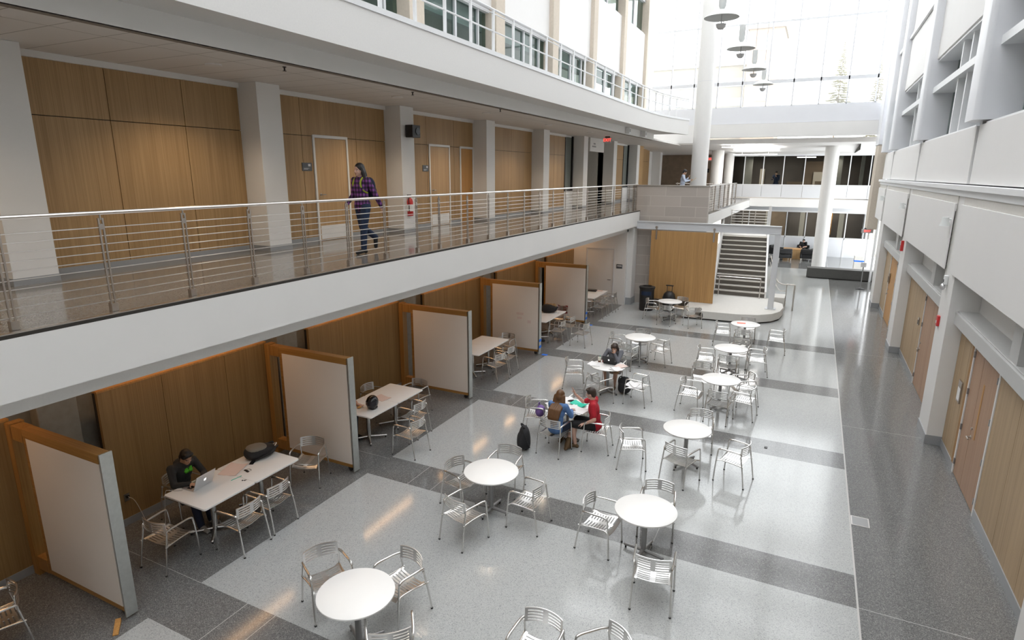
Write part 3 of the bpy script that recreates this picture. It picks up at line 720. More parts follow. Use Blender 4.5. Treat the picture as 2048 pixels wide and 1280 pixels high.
# ================================================================ THINGS
# ---- staircase
st = thing('staircase', 'broad flight of grey-brown steps with pale nosings rising behind the sliding oak panel', 'stairs', (0, 27.5, 0))
NS = 12; run = .355; rise = .185
mb = MB(); nz = MB()
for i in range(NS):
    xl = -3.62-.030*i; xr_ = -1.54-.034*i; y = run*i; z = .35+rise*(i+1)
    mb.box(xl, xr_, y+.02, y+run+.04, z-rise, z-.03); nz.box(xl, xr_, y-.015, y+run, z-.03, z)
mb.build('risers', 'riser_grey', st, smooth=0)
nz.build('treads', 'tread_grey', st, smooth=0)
MB().box(-4.1, -1.93, NS*run, NS*run+1.9, 2.45, 2.60).build('landing', 'precast', st, smooth=0)
for s, x0, x1, nm in ((-1, -3.64, -4.0, 'stringer'), (1, -1.50, -1.91, 'stringer')):
    w = .035
    MB().add([(x0-w, -.05, .35), (x0+w, -.05, .35), (x1+w, NS*run, .35+rise*NS-.25), (x1-w, NS*run, .35+rise*NS-.25), (x0-w, -.05, 1.0 if s < 0 else .62), (x0+w, -.05, 1.0 if s < 0 else .62), (x1+w, NS*run, rise*NS+(1.35 if s < 0 else .75)), (x1-w, NS*run, rise*NS+(1.35 if s < 0 else .75))],
             [(0, 3, 2, 1), (4, 5, 6, 7), (0, 1, 5, 4), (1, 2, 6, 5), (2, 3, 7, 6), (3, 0, 4, 7)]).build(nm, 'white_paint', st, smooth=0)
MB().box(-1.98, -1.86, NS*run+.1, NS*run+.22, .35, 4.05).build('newel_post', 'white_paint', st, smooth=0)
MB().tube([(-3.5, -.25, 1.20), (-1.72, -.25, 1.20)], .02).tube([(-1.72, -.25, 1.20), (-1.72, -.25, .35)], .02).tube([(-3.4, -.25, 1.20), (-3.4, -.25, .35)], .02).build('lower_rail', 'rail_steel', st)
gr = MB(); yb = NS*run+1.75
for k in range(7): gr.cyl((-3.9, yb, 2.72+.14*k), (-2.02, yb, 2.72+.14*k), .014, n=6)
gr.cyl((-3.9, yb, 3.72), (-2.02, yb, 3.72), .03)
for x in (-3.85, -3.3, -2.7, -2.06): gr.box(x-.015, x+.015, yb-.02, yb+.02, 2.6, 3.72)
gr.build('landing_rail', 'rail_steel', st)
t = thing('stair_handrail', 'thin dark steel handrail descending beside the right edge of the stair platform', 'handrail', (-.72, 27.3, 0))
MB().tube(smooth_path([(-.85, 2.6, 1.9), (-.60, 1.2, 1.50), (-.30, .1, 1.08), (.30, .0, 1.06)], 4), .018).build('upper_rail', 'stainless', t)
MB().tube(smooth_path([(-.85, 2.6, 1.6), (-.60, 1.2, 1.20), (-.30, .1, .80), (.02, .05, .76)], 4), .014).build('lower_rail', 'stainless', t)
for p in ((.02, .05),): MB().cyl((p[0], p[1], 0), (p[0], p[1], 1.07), .015).build('post', 'stainless', t)
MB().box(.30, .36, -.24, -.14, 0, 1.08).cyl((.33, -.19, 1.06), (.02, .05, 1.06), .012).build('end_post', 'stainless', t)
# ---- painted steel portal and the sliding oak panel
t = thing('steel_portal', 'pale grey steel beam on a single post above the sliding oak panel by the stairs', 'beam', (-1.15, 25.3, .35))
MB().box(-5.5, .10, -.02, .12, 2.93, 3.22).box(-5.5, .10, -.06, .16, 3.20, 3.235).box(-5.5, .10, -.06, .16, 2.915, 2.945).build('beam', 'steel_paint', t, smooth=0)
MB().box(-.11, .10, -.06, .16, 0, 2.93).box(-.2, .19, -.15, .25, 0, .02).build('post', 'steel_paint', t, bevel=.004)
MB().box(-5.45, -2.15, -.12, -.09, 2.86, 2.91).build('track', 'stainless', t)
t = thing('sliding_panel', 'large orange-brown striped oak panel hung from the steel beam in front of the stone wall', 'sliding door', (-4.66, 25.17, .37))
bx(-1.33, 1.33, -.025, .025, .0, 2.86).build('panel', 'oak_stripe', t, bevel=.003)
for x in (-1.12, 1.18): MB().box(x-.03, x+.03, -.045, -.026, 2.50, 3.05).cyl((x, -.07, 3.0), (x, .0, 3.0), .05, n=14).build('hanger', 'stainless', t)

# ---- gallery guard rail (one continuous rail)
RY = [-2.8, -1.85, -.9, .05, 1.0, 1.95, 2.89, 3.83, 4.78, 5.73, 6.69, 7.64, 8.60, 9.57, 10.35, 11.47, 12.43, 13.42, 14.37, 15.36, 16.32, 17.30, 18.32, 19.25, 20.24, 21.22, 22.2, 23.2, 24.3, 25.4]
t = thing('gallery_railing', 'long brushed steel railing with thin horizontal rods along the edge of the left gallery', 'railing', (-6.78, 0, 4.0))
MB().tube([(0, -4, 1.075), (0, 25.6, 1.075)], .022, 10).build('handrail', 'rail_steel', t)
for y in RY:
    MB().box(-.008, .008, y-.03, y-.012, 0, 1.02).box(-.008, .008, y+.012, y+.03, 0, 1.02).box(-.03, .03, y-.035, y+.035, 0, .10).cyl((0, y, 1.0), (0, y, 1.065), .010, n=8).cyl((-.012, y, .93), (.012, y, .93), .032, n=8).build('post', 'stainless', t, smooth=0)
for k in range(10):
    z = .13+.088*k
    MB().cyl((0, -4, z), (0, 25.5, z), .0055, n=6, cap=False).build('rod', 'rail_steel', t)
t = thing('bridge_railing', 'steel baluster railing along the right edge of the far bridge behind the stone wall', 'railing', (-3.95, 26.1, 4.0))
MB().box(-.03, .03, 0, 9.2, 1.03, 1.07).build('handrail', 'rail_steel', t)
for k in range(9): MB().cyl((0, 0, .13+.1*k), (0, 9.2, .13+.1*k), .006, n=6, cap=False).build('rod', 'rail_steel', t)
for y in (.05, 1.6, 3.1, 4.6, 6.2, 7.7, 9.15): MB().box(-.03, .03, y-.03, y+.03, 0, 1.06).build('post', 'stainless', t)
t = thing('bridge_railing', 'dark steel posts and rail on the bridge behind the man with the yellow paper', 'railing', (-6.8, 33.4, 4.0))
MB().cyl((0, 0, 1.02), (2.7, 0, 1.02), .02).build('handrail', 'stainless', t)
for i in range(8): MB().box(.05+.37*i, .09+.37*i, -.02, .02, 0, 1.08).build('post', 'stainless', t)
# third-level white railing
t = thing('upper_railing', 'white metal railing running along the upper level edge at top left', 'railing', (0, 0, 8.09))
pth = offs([(p[0], p[1]) for p in PATH3], .10)
for z, r in ((.88, .026), (.80, .014), (.44, .018)): MB().tube([(x, y, z) for x, y in pth], r, 8).build('rail', 'mullion_white', t)
y = 4.75
for i in range(28):
    px = -6.75 if y < 25 else -6.75+.012*(y-25)**2
    if y < 30.4: MB().box(px-.022, px+.022, y-.03, y+.03, 0, .88).build('post', 'mullion_white', t, smooth=0)
    y += .985
# ---- ceiling downlights, sprinklers
pos = [(-8.55, 2.5), (-8.60, 6.88), (-8.45, 11.35), (-8.40, 15.3), (-8.40, 19.7), (-8.40, 23.9), (-8.40, 28.2)]
where = ['before the first gallery pier', 'above the first oak bay', 'above the walking woman', 'above the pair of gallery doors', 'in front of the fourth oak bay', 'near the overhead white board', 'just behind the exit sign']
t0 = None
for (x, y), w in zip(pos, where):
    lb = 'small round recessed downlight glowing in the gallery ceiling '+w
    if t0 is None:
        t0 = thing('downlight', lb, 'ceiling light', (x, y, 7.12), 0, 'gallery downlights')
        MB().lathe([(.085, -.014), (.125, -.016), (.125, .0), (.085, 0)], 28).build('trim_ring', 'white_paint', t0)
        MB().lathe([(0, .02), (.085, .02), (.085, -.012), (0, -.012)], 24).build('lens', 'lamp_warm', t0)
    else: copy_tree(t0, (x, y, 7.12), 0, lb)
    L = bpy.data.lights.new('downlight_beam', 'SPOT'); L.energy = 170; L.color = (1, .80, .58); L.spot_size = 2.3; L.spot_blend = .7; L.shadow_soft_size = .08
    o = bpy.data.objects.new('downlight_beam', L); COL.objects.link(o); o.location = (x, y, 7.10)
t0 = None
for (x, y), w in zip([(-7.75, 7.5), (-7.68, 10.84), (-7.60, 14.6)], ['left', 'middle', 'right']):
    lb = 'tiny dark sprinkler head in the gallery ceiling, %s of the three' % w
    if t0 is None:
        t0 = thing('sprinkler', lb, 'sprinkler', (x, y, 7.12), 0, 'ceiling sprinklers')
        MB().cyl((0, 0, 0), (0, 0, -.06), .012).cyl((0, 0, -.06), (0, 0, -.065), .03).cyl((0, 0, 0), (0, 0, -.01), .03).build('head', 'black_plastic', t0)
    else: copy_tree(t0, (x, y, 7.12), 0, lb)
# ---- fittings on the gallery
t = thing('loudspeaker', 'black box loudspeaker mounted high on the white pier right of the walking woman', 'speaker', (-9.40, 13.10, 6.52))
bx(-.02, .20, -.17, .17, -.15, .15).build('cabinet', 'black_plastic', t, bevel=.01)
MB().cyl((.20, .05, .0), (.215, .05, .0), .09, n=20).build('grille', 'screen_dark', t)
bx(-.05, .0, -.03, .03, -.03, .03).build('bracket', 'black_plastic', t)
t = thing('fire_extinguisher', 'red fire extinguisher hung on the white pier behind the gallery railing', 'extinguisher', (-9.40, 13.0, 4.42))
MB().lathe([(0, 0), (.07, 0), (.078, .02), (.078, .36), (.06, .42), (.03, .45), (.025, .47), (0, .47)], 20).build('cylinder', 'red_paint', t)
MB().lathe([(.079, .12), (.0795, .12), (.0795, .28), (.079, .28)], 20).build('label_band', 'sign_white', t)
MB().cyl((0, 0, .47), (0, 0, .52), .02).box(-.015, .015, -.10, .04, .52, .54).box(-.012, .012, -.09, .03, .49, .50).build('valve_handle', 'black_plastic', t)
MB().tube(smooth_path([(0, .03, .50), (.03, -.10, .46), (.05, -.12, .30), (.04, -.10, .12)], 5), .011).build('hose', 'black_plastic', t)
for nm, y, z, lb in (('room_sign', 10.04, 5.62, 'dark room sign on the oak wall left of the first gallery door'), ('room_sign', 14.54, 5.63, 'dark room sign on the oak wall left of the second gallery door')):
    t = thing(nm, lb, 'sign', (-9.948, y, z))
    bx(-.004, .012, -.14, .14, -.085, .085).build('plate', 'sign_grey', t, smooth=0)
    bx(.0121, .014, .03, .10, .01, .06).build('pictogram', 'steel_paint', t, smooth=0)
    MB().box(.0121, .014, -.10, .02, -.055, -.045).box(.0121, .014, -.10, .06, -.035, -.028).build('lettering', 'steel_paint', t, smooth=0)
def exit_sign(loc, rz, lb, w=.36, h=.22):
    t = thing('exit_sign', lb, 'exit sign', loc, rz)
    bx(-w/2, w/2, -.03, .03, -h, 0).build('housing', 'header_grey', t, bevel=.005)
    text('letters', 'EXIT', h*.82, 'exit_red', t, (0, -.032, -h/2), (PI/2, 0, 0), .003)
    bx(-w*.3, w*.3, -.025, .025, 0, .05).build('canopy', 'black_plastic', t)
    return t
exit_sign((-8.60, 26.84, 7.07), 0, 'red lit exit sign under the gallery ceiling beside the white overhead board')
exit_sign((-6.55, 42.6, 6.62), 0, 'red lit exit sign above the dark doors far behind the tall round column', .5, .26)
exit_sign((2.42, 34.3, 2.93), 0, 'red exit sign under the corner pilaster at the far end of the right wall', .5, .18)
t = thing('door_closer_sign', 'two small black panes on the brown far doors behind the tall round column', 'door', (-6.55, 42.98, 5.75))
MB().box(-.55, -.08, -.02, .0, -.13, .13).box(.08, .55, -.02, 0, -.13, .13).build('panes', 'screen_dark', t, smooth=0)
# security camera pods under the upper edge
t0 = None
for y, w in ((25.6, 'nearer'), (28.0, 'farther')):
    lb = 'small white box fitting under the upper level edge, %s of the two' % w
    if t0 is None:
        t0 = thing('edge_fitting', lb, 'sensor', (-7.36, y, 7.26), 0, 'edge fittings'); bx(-.05, .12, -.1, .1, -.12, .12).build('housing', 'sign_white', t0, bevel=.01); bx(.12, .14, -.05, .05, -.06, .06).build('lens', 'header_grey', t0)
    else: copy_tree(t0, (-7.30, y, 7.26), 0, lb)
# ---- pendant lamps over the hall
t0 = None
for i, w in enumerate(('nearest and largest', 'second from the front', 'third from the front', 'farthest and smallest')):
    lb = 'white dish pendant lamp hanging before the curtain wall, '+w+' of the row'
    loc = (-2.46, 16+4*i, 9.10)
    if t0 is None:
        t0 = thing('pendant_lamp', lb, 'lamp', loc, 0, 'row of dish pendant lamps')
        MB().lathe([(.05, .17), (.16, .13), (.30, .06), (.385, .0), (.40, -.015), (.385, -.012), (.30, .045), (.16, .11), (.05, .15)], 36).build('shade', 'pendant_white', t0, smooth=60)
        MB().lathe([(0, .62), (.085, .62), (.085, .24), (.05, .17), (0, .17)], 24).build('ballast_housing', 'pendant_white', t0)
        MB().cyl((0, 0, .15), (0, 0, -.16), .012).build('stem', 'header_grey', t0)
        MB().lathe([(0, -.28), (.06, -.265), (.10, -.22), (.118, -.155), (.09, -.15), (0, -.15)], 24).build('diffuser', 'lens_frost', t0, smooth=60)
        MB().cyl((0, 0, .62), (0, 0, 5.9), .008, n=6).build('cable', 'header_grey', t0)
    else: copy_tree(t0, loc, 0, lb)
# far linear lights
for i, (x0, x1, y, z, lb) in enumerate([(-5.1, -2.6, 37.0, 7.02, 'long slim white linear lamp hanging just behind the far beam'), (-4.6, -2.2, 38.6, 6.93, 'wide bright strip lamp in the far ceiling behind the slim columns'), (-4.9, -2.4, 40.8, 6.72, 'slim white linear lamp hanging in front of the far upper glass wall')]):
    t = thing('linear_lamp', lb, 'lamp', (.5*(x0+x1), y, z)); h = .5*(x1-x0)
    bx(-h, h, -.06 if i != 1 else -.5, .06 if i != 1 else .5, -.03, 0).build('diffuser', 'lamp_white', t, smooth=0)
    MB().cyl((-h*.6, 0, 0), (-h*.6, 0, .25), .008, n=6).cyl((h*.6, 0, 0), (h*.6, 0, .25), .008, n=6).build('hanger', 'mullion_white', t)
t = thing('linear_lamp', 'short bright tube lamp glowing inside the far upper glass room', 'lamp', (-.85, 44.6, 6.62))
bx(-.55, .55, -.05, .05, -.03, .03).build('tube', 'lamp_white', t, smooth=0)

# ---- partitions with whiteboards
def partition(y, k, lb):
    t = thing('whiteboard_partition', lb, 'partition', (-9.28, y, 0), 0, 'rolling whiteboard partitions')
    MB().box(.36, 2.02, -.07, .07, 2.13, 2.25).box(.36, 2.02, -.065, .065, .10, .17).box(.36, .43, -.065, .065, .17, 2.13).build('frame', 'oak_frame', t, bevel=.003)
    MB().box(0, .12, -.09, .09, 0, 2.27).box(.12, .36, -.075, .075, 2.05, 2.25).box(.12, .36, -.075, .075, .10, .30).build('post', 'oak_post', t, bevel=.003)
    bx(.43, 2.02, -.067, -.05, .17, 2.13).build('board', 'whiteboard', t, smooth=0)
    bx(.43, 2.02, .05, .067, .17, 2.13).build('board', 'whiteboard', t, smooth=0)
    bx(.43, 2.02, -.049, .049, .17, 2.13).build('core', 'oak_post', t, smooth=0)
    MB().box(2.03, 2.05, -.06, .06, .09, 2.25).build('seal', 'dark_gap', t, smooth=0)
    MB().box(2.05, 2.075, -.075, .075, .03, 2.26).build('end_cap', 'galvanised', t, bevel=.003)
    MB().cyl((1.93, -.02, .05), (1.93, .02, .05), .05, n=14).box(1.90, 1.96, -.03, .03, .05, .10).build('caster', 'rubber', t)
    return t
bl = ['whiteboard partition nearest the viewer at lower left', 'whiteboard partition right of the student in the dark hoodie', 'third whiteboard partition from the front, behind the motorcycle helmet', 'fourth whiteboard partition with faint pink smudges and blue tape at its foot', 'farthest and smallest whiteboard partition, beside the white door']
for k in range(5):
    p = partition(3.72+4.27*k, k, bl[k])
    if k in (3, 4):
        y = 3.72+4.27*k
        tp = tag(MB().box(-7.21, -7.198, y-.08, y+.08, .42, .50).box(-7.21, -7.198, y-.08, y+.08, .22, .30).build('masking_tape', 'blue_tape', smooth=0), 'strips of blue tape on the metal end of the %s partition' % ('fourth' if k == 3 else 'fifth'), 'tape')
        tag(MB().box(-7.16, -6.98, y-.03, y+.12, .0, .004).build('masking_tape', 'blue_tape', rz=0, smooth=0), 'blue tape stuck to the floor at the foot of the %s partition' % ('fourth' if k == 3 else 'fifth'), 'tape')
for (a, b_, z0, z1), w in (((-8.0, -7.75, 1.22, 1.30), 'upper'), ((-7.97, -7.80, 1.09, 1.16), 'middle'), ((-7.62, -7.50, .98, 1.08), 'lower right')):
    tag(MB().box(a, b_, 16.458, 16.4635, z0, z1).build('marker_smudge', 'scuff_pink', smooth=0), '%s faint pink smudge left on the fourth whiteboard' % w, 'smudge')
t = thing('wooden_wedge', 'small light wooden wedge lying at the corner of the nearest whiteboard partition', 'wedge', (-7.17, 3.50, 0), .9); MB().add([(-.03, -.13, 0), (.03, -.13, 0), (.03, .13, 0), (-.03, .13, 0), (-.03, -.13, .012), (.03, -.13, .012), (.03, .13, .05), (-.03, .13, .05)], [(0, 3, 2, 1), (4, 5, 6, 7), (0, 1, 5, 4), (1, 2, 6, 5), (2, 3, 7, 6), (3, 0, 4, 7)]).build('wedge', 'oak_orange', t)
# ---- chairs
def chair_proto():
    t = bpy.data.objects.new('slatted_armchair', None); COL.objects.link(t); t.empty_display_size = .2
    def leg_tube(s, front):
        if front: p = [(s*.268, .245, .006), (s*.266, .228, .30), (s*.262, .205, .565)]
        else: p = [(s*.255, -.305, .006), (s*.247, -.26, .30), (s*.236, -.205, .60)]
        return MB().tube(p, .0125, 8)
    for s in (-1, 1):
        for fr in (True, False):
            l = leg_tube(s, fr).build('leg', 'aluminium', t)
            q = (s*.268, .245) if fr else (s*.255, -.305)
            MB().cyl((q[0], q[1], 0), (q[0], q[1], .018), .016, n=10).build('foot_glide', 'rubber', l)
        a = smooth_path([(s*.262, .205, .565), (s*.261, .19, .63), (s*.258, .135, .655), (s*.255, .02, .655), (s*.250, -.11, .652), (s*.240, -.195, .64), (s*.232, -.212, .60)], 4)
        MB().tube(a, [.0125]*4+[.016]*(len(a)-8)+[.0125]*4, 8).build('armrest', 'aluminium', t)
        MB().tube(smooth_path([(s*.263, .212, .405), (s*.235, .16, .425), (s*.225, 0, .42), (s*.232, -.14, .415), (s*.247, -.262, .41)], 4), .011, 8).build('side_rail', 'aluminium', t)
    def seat(x, y):
        return (x, y, .432-.026*(1-(x/.225)**2)-.018*math.exp(-((y+.06)/.14)**2)-(.05*((y-.16)/.07)**2 if y > .16 else 0))
    mb = MB(); th = .007
    ys = [-.205+.044*i for i in range(10)]
    for y in ys:
        for sg in (-1, 1):
            mb.grid(lambda u, v, y=y, sg=sg: seat(sg*(.03+.17*u), y+.027*v), 5, 1, th, (0, 0, 1))
    mb.grid(lambda u, v: seat(-.034+.068*u, -.21+.44*v), 2, 10, th, (0, 0, 1))
    for sg in (-1, 1): mb.grid(lambda u, v, sg=sg: seat(sg*(.196+.032*u), -.225+.455*v), 1, 10, th, (0, 0, 1))
    mb.grid(lambda u, v: seat(-.2+.4*u, .205+.025*v), 8, 1, th, (0, 0, 1))
    mb.build('seat', 'cast_aluminium', t)
    def back(x, z):
        return (x, -.262+.062*(x/.225)**2-.05*(z-.62), z+.012*(1-(x/.225)**2))
    mb = MB()
    for i in range(5):
        z = .585+.037*i
        for sg in (-1, 1): mb.grid(lambda u, v, z=z, sg=sg: back(sg*(.028+.175*u), z+.020*v), 5, 1, .007, (0, -1, 0))
    mb.grid(lambda u, v: back(-.032+.064*u, .583+.178*v), 2, 4, .007, (0, -1, 0))
    for sg in (-1, 1): mb.grid(lambda u, v, sg=sg: back(sg*(.198+.03*u), .583+.172*v), 1, 4, .007, (0, -1, 0))
    mb.grid(lambda u, v: back(-.222+.444*u, .745+.016*v), 10, 1, .012, (0, -1, 0))
    mb.build('backrest', 'cast_aluminium', t)
    return t
R_ = math.radians
CH = [
 (-5.10, 4.98, -117, 'left of the nearest left-row round table, facing right across it', 'T1'),
 (-4.22, 5.33, 164, 'behind the nearest left-row round table, turned towards the viewer', 'T1'),
 (-3.70, 4.46, 40, 'in front of the nearest left-row round table, cut by the bottom edge', 'T1'),
 (-4.40, 8.66, -175, 'on the far side of the second left-row round table', 'T2'),
 (-4.84, 7.93, -105, 'on the left of the second left-row round table, half under it', 'T2'),
 (-4.31, 7.10, -16, 'before the second left-row round table, back to the viewer', 'T2'),
 (-3.61, 7.89, 87, 'on the right of the second left-row round table, facing left', 'T2'),
 (-1.70, 8.60, -172, 'on the far side of the nearest whole right-row round table', 'T3'),
 (-2.37, 7.84, -95, 'on the left of the nearest whole right-row round table, facing right', 'T3'),
 (-1.38, 7.03, 8, 'before the nearest whole right-row round table, back to viewer', 'T3'),
 (-1.62, 11.98, -174, 'on the far side of the second right-row round table', 'T4'),
 (-2.66, 10.65, -70, 'left of the second right-row round table, pulled well away', 'T4'),
 (-1.70, 10.46, -20, 'in front of the second right-row round table, tucked under it', 'T4'),
 (-.84, 10.92, 76, 'right of the second right-row round table, facing left over open floor', 'T4'),
 (-2.12, 15.35, -165, 'behind the third right-row round table, back rail seen at its upper left', 'T5'),
 (-2.17, 14.05, -95, 'left of the third right-row round table, facing right', 'T5'),
 (-1.47, 13.70, -8, 'in front of the third right-row round table, back to the viewer', 'T5'),
 (-1.02, 14.17, 84, 'right of the third right-row round table, nearer of its two right chairs', 'T5'),
 (-1.10, 15.05, 118, 'right of the third right-row round table, farther of its two right chairs', 'T5'),
 (-1.52, 18.15, 172, 'behind the fourth right-row round table', 'T6'),
 (-2.30, 17.08, -87, 'left of the fourth right-row round table, facing right', 'T6'),
 (-1.67, 16.72, 0, 'in front of the fourth right-row round table, back to the viewer', 'T6'),
 (-1.02, 17.62, 100, 'right of the fourth right-row round table, facing left', 'T6'),
 (-1.62, 21.25, 180, 'behind the round table that carries the orange flyer', 'T7'),
 (-2.28, 20.40, -82, 'left of the round table that carries the orange flyer', 'T7'),
 (-1.62, 19.86, 0, 'before the table with the orange flyer, back to the viewer', 'T7'),
 (-.66, 20.19, 92, 'standing alone right of the table with the orange flyer', 'T7'),
 (-4.42, 18.05, 180, 'behind the empty round table beyond the student in grey', 'T8'),
 (-4.98, 17.38, -90, 'left of the empty round table beyond the student in grey', 'T8'),
 (-4.42, 16.55, -12, 'in front of the empty round table beyond the student in grey', 'T8'),
 (-3.68, 17.33, 80, 'right of the empty round table beyond the student in grey', 'T8'),
 (-4.33, 14.98, 180, 'in which the student in the grey jacket sits', 'T9'),
 (-4.28, 13.50, -28, 'in front of the laptop student table, back to the viewer', 'T9'),
 (-3.44, 13.91, 84, 'right of the laptop student table with white papers on its seat', 'T9'),
 (-5.22, 14.30, -72, 'standing alone left of the laptop student table', 'T9'),
 (-5.28, 23.05, -88, 'left of the far round table by the black bin', 'T10'),
 (-4.55, 22.32, -10, 'before the far table by the black bin, back to the viewer', 'T10'),
 (-4.35, 23.78, 168, 'behind the far round table by the black bin', 'T10'),
 (-3.62, 22.40, 30, 'near the stair platform with a grey backpack hung on it', 'T10'),
 (-4.23, 10.52, -6, 'in which the long-haired woman in blue sits', 'T11'),
 (-3.51, 11.01, 97, 'in which the man in the red shirt sits', 'T11'),
 (-4.92, 11.20, -78, 'left of the paper-strewn round table by the purple bag', 'T11'),
 (-4.20, 11.92, 180, 'on the far side of the paper-strewn round table', 'T11'),
 (-2.20, 5.07, 180, 'at the bottom edge facing the viewer, left one of the cut-off pair', 'T12'),
 (-1.48, 5.22, 140, 'at the bottom right edge, right one of the cut-off pair', 'T12'),
 (-7.83, 4.70, 4, 'at the near end of the hoodie student table, back to the viewer', 'B1'),
 (-7.24, 5.43, 93, 'on the aisle side of the hoodie student table, nearer one', 'B1'),
 (-7.30, 6.04, 93, 'on the aisle side of the hoodie student table, farther one', 'B1'),
 (-7.74, 7.34, -158, 'at the far end of the hoodie student table, against the whiteboard', 'B1'),
 (-8.66, 5.55, -90, 'in which the student in the dark hoodie sits', 'B1'),
 (-6.81, 9.14, 88, 'on the aisle side of the table with the black helmet, nearer one', 'B2'),
 (-7.30, 9.92, 90, 'on the aisle side of the table with the black helmet, farther one', 'B2'),
 (-7.92, 10.88, 178, 'at the far end of the table with the black helmet', 'B2'),
 (-8.60, 10.25, -90, 'on the wall side of the table with the black helmet', 'B2'),
 (-8.66, 9.12, -90, 'mostly hidden behind the second whiteboard by the wall', 'B2'),
 (-7.40, 13.89, 78, 'on the aisle side of the bare wood-toned table, nearer one', 'B3'),
 (-7.46, 14.62, 90, 'on the aisle side of the bare wood-toned table, farther one', 'B3'),
 (-7.95, 15.60, 178, 'at the far end of the bare table, against the smudged whiteboard', 'B3'),
 (-7.28, 18.12, 92, 'on the aisle side of the fourth bay table, nearest the board edge', 'B4'),
 (-6.46, 18.14, 82, 'pulled out into the aisle by the blue tape', 'B4'),
 (-7.22, 18.85, 90, 'on the aisle side of the fourth bay table, behind two others', 'B4'),
 (-7.95, 19.95, 180, 'at the far end of the fourth bay table under red cloth', 'B4'),
 (-8.68, 17.75, -90, 'behind the fourth whiteboard, holding the orange-topped person', 'B4'),
 (-7.25, 22.25, 90, 'at the farthest bay table, nearest the viewer of its three', 'B5'),
 (-7.22, 22.95, 90, 'at the farthest bay table, middle one of its three', 'B5'),
 (-7.18, 23.62, 95, 'at the farthest bay table, closest to the white door', 'B5'),
 (-8.02, 2.66, 165, 'at lower left corner below the nearest whiteboard', 'B0'),
]
proto = None
for x, y, th, lb, g in CH:
    lab = 'slatted aluminium armchair '+lb
    if proto is None:
        proto = chair_proto(); tag(proto, lab, 'chair', 'slatted aluminium armchairs'); proto.location = (x, y, 0); proto.rotation_euler.z = R_(th)
    else: copy_tree(proto, (x, y, 0), R_(th), lab)
# ---- round tables
def round_proto():
    t = bpy.data.objects.new('round_table', None); COL.objects.link(t); t.empty_display_size = .2
    MB().lathe([(0, .742), (.444, .742), (.45, .738), (.45, .722), (.444, .716), (0, .716)], 56).build('tabletop', 'laminate', t)
    MB().lathe([(.11, .702), (.11, .716)], 24).cyl((0, 0, .07), (0, 0, .705), .038, n=20).build('column', 'column_grey', t)
    for k in range(4):
        a = PI/4+PI/2*k+.25; c, s = math.cos(a), math.sin(a)
        f = MB().cyl((0, 0, .075), (c*.30, s*.30, .055), .028, .022).ell((c*.30, s*.30, .055), (.022, .022, .022), 10, 6).build('foot', 'column_grey', t)
        MB().cyl((c*.285, s*.285, 0), (c*.285, s*.285, .04), .014).build('glide', 'rubber', f)
    return t
TB = [(-4.31, 4.63, 'nearest in the left row, empty, at the bottom of the view', 0), (-4.30, 7.94, 'second in the left row, empty, on the dark floor band', .5), (-1.73, 7.93, 'right-row table on the lower dark band with an empty top', .35),
      (-1.74, 11.15, 'second whole table of the right row, standing by the light reflection', .1), (-1.57, 14.47, 'third of the right row, ringed by five chairs', 0), (-1.69, 17.37, 'fourth of the right row, empty', 0), (-1.63, 20.56, 'far right-row table carrying an orange flyer', 0),
      (-4.28, 17.35, 'empty table behind the student in the grey jacket', 0), (-4.30, 14.25, 'table with the dark laptop and the student in grey', .2), (-4.62, 23.08, 'farthest round table, in front of the oak sliding panel', 0), (-4.22, 11.20, 'strewn with papers, between woman in blue and man in red', .3), (-1.75, 4.45, 'cut off by the bottom edge between two chairs', .2)]
proto = None
for x, y, lb, rz in TB:
    lab = 'round white table, '+lb
    if proto is None:
        proto = round_proto(); tag(proto, lab, 'table', 'round white tables'); proto.location = (x, y, 0); proto.rotation_euler.z = rz
    else: copy_tree(proto, (x, y, 0), rz, lab)
# ---- rectangular bay tables, two per bay
def rect_proto():
    t = bpy.data.objects.new('bay_table', None); COL.objects.link(t); t.empty_display_size = .2
    def rp(w, d, r=.035, n=4):
        P = []
        for cx, cy, a0 in ((w-r, d-r, 0), (-w+r, d-r, PI/2), (-w+r, -d+r, PI), (w-r, -d+r, 1.5*PI)): P += [(cx+r*math.cos(a0+PI/2*i/n), cy+r*math.sin(a0+PI/2*i/n)) for i in range(n+1)]
        return P
    MB().prism(rp(.46, .455), .714, .742).build('tabletop', 'laminate', t, bevel=.003)
    MB().box(-.15, .15, -.12, .12, .702, .713).cyl((0, 0, .06), (0, 0, .705), .042, n=20).build('column', 'aluminium', t)
    for k in range(4):
        a = PI/4+PI/2*k; c, s = math.cos(a), math.sin(a)
        f = MB().cyl((0, 0, .07), (c*.36, s*.36, .045), .026, .02).ell((c*.36, s*.36, .045), (.02, .02, .02), 10, 6).build('foot', 'aluminium', t)
        MB().cyl((c*.345, s*.345, 0), (c*.345, s*.345, .035), .014).build('glide', 'rubber', f)
    return t
BT = [(-7.90, 5.47, 'under the silver laptop of the hoodie student'), (-7.90, 6.385, 'under the grey-black backpack, far half of the hoodie student pair'), (-7.95, 9.24, 'under the black helmet, near half of its pair'), (-7.95, 10.155, 'far half of the pair with the black helmet, bare'),
      (-8.13, 13.93, 'near half of the bare pair beyond the third whiteboard'), (-8.13, 14.845, 'far half of the bare pair beyond the third whiteboard'), (-7.99, 18.18, 'near half of the fourth bay pair, partly behind the whiteboard'), (-7.99, 19.10, 'far half of the fourth bay pair, under the dark bag'),
      (-7.85, 22.60, 'near half of the farthest bay pair'), (-7.85, 23.52, 'far half of the farthest bay pair, by the white door'), (-7.91, 2.06, 'corner only seen at the lower left edge')]
proto = None
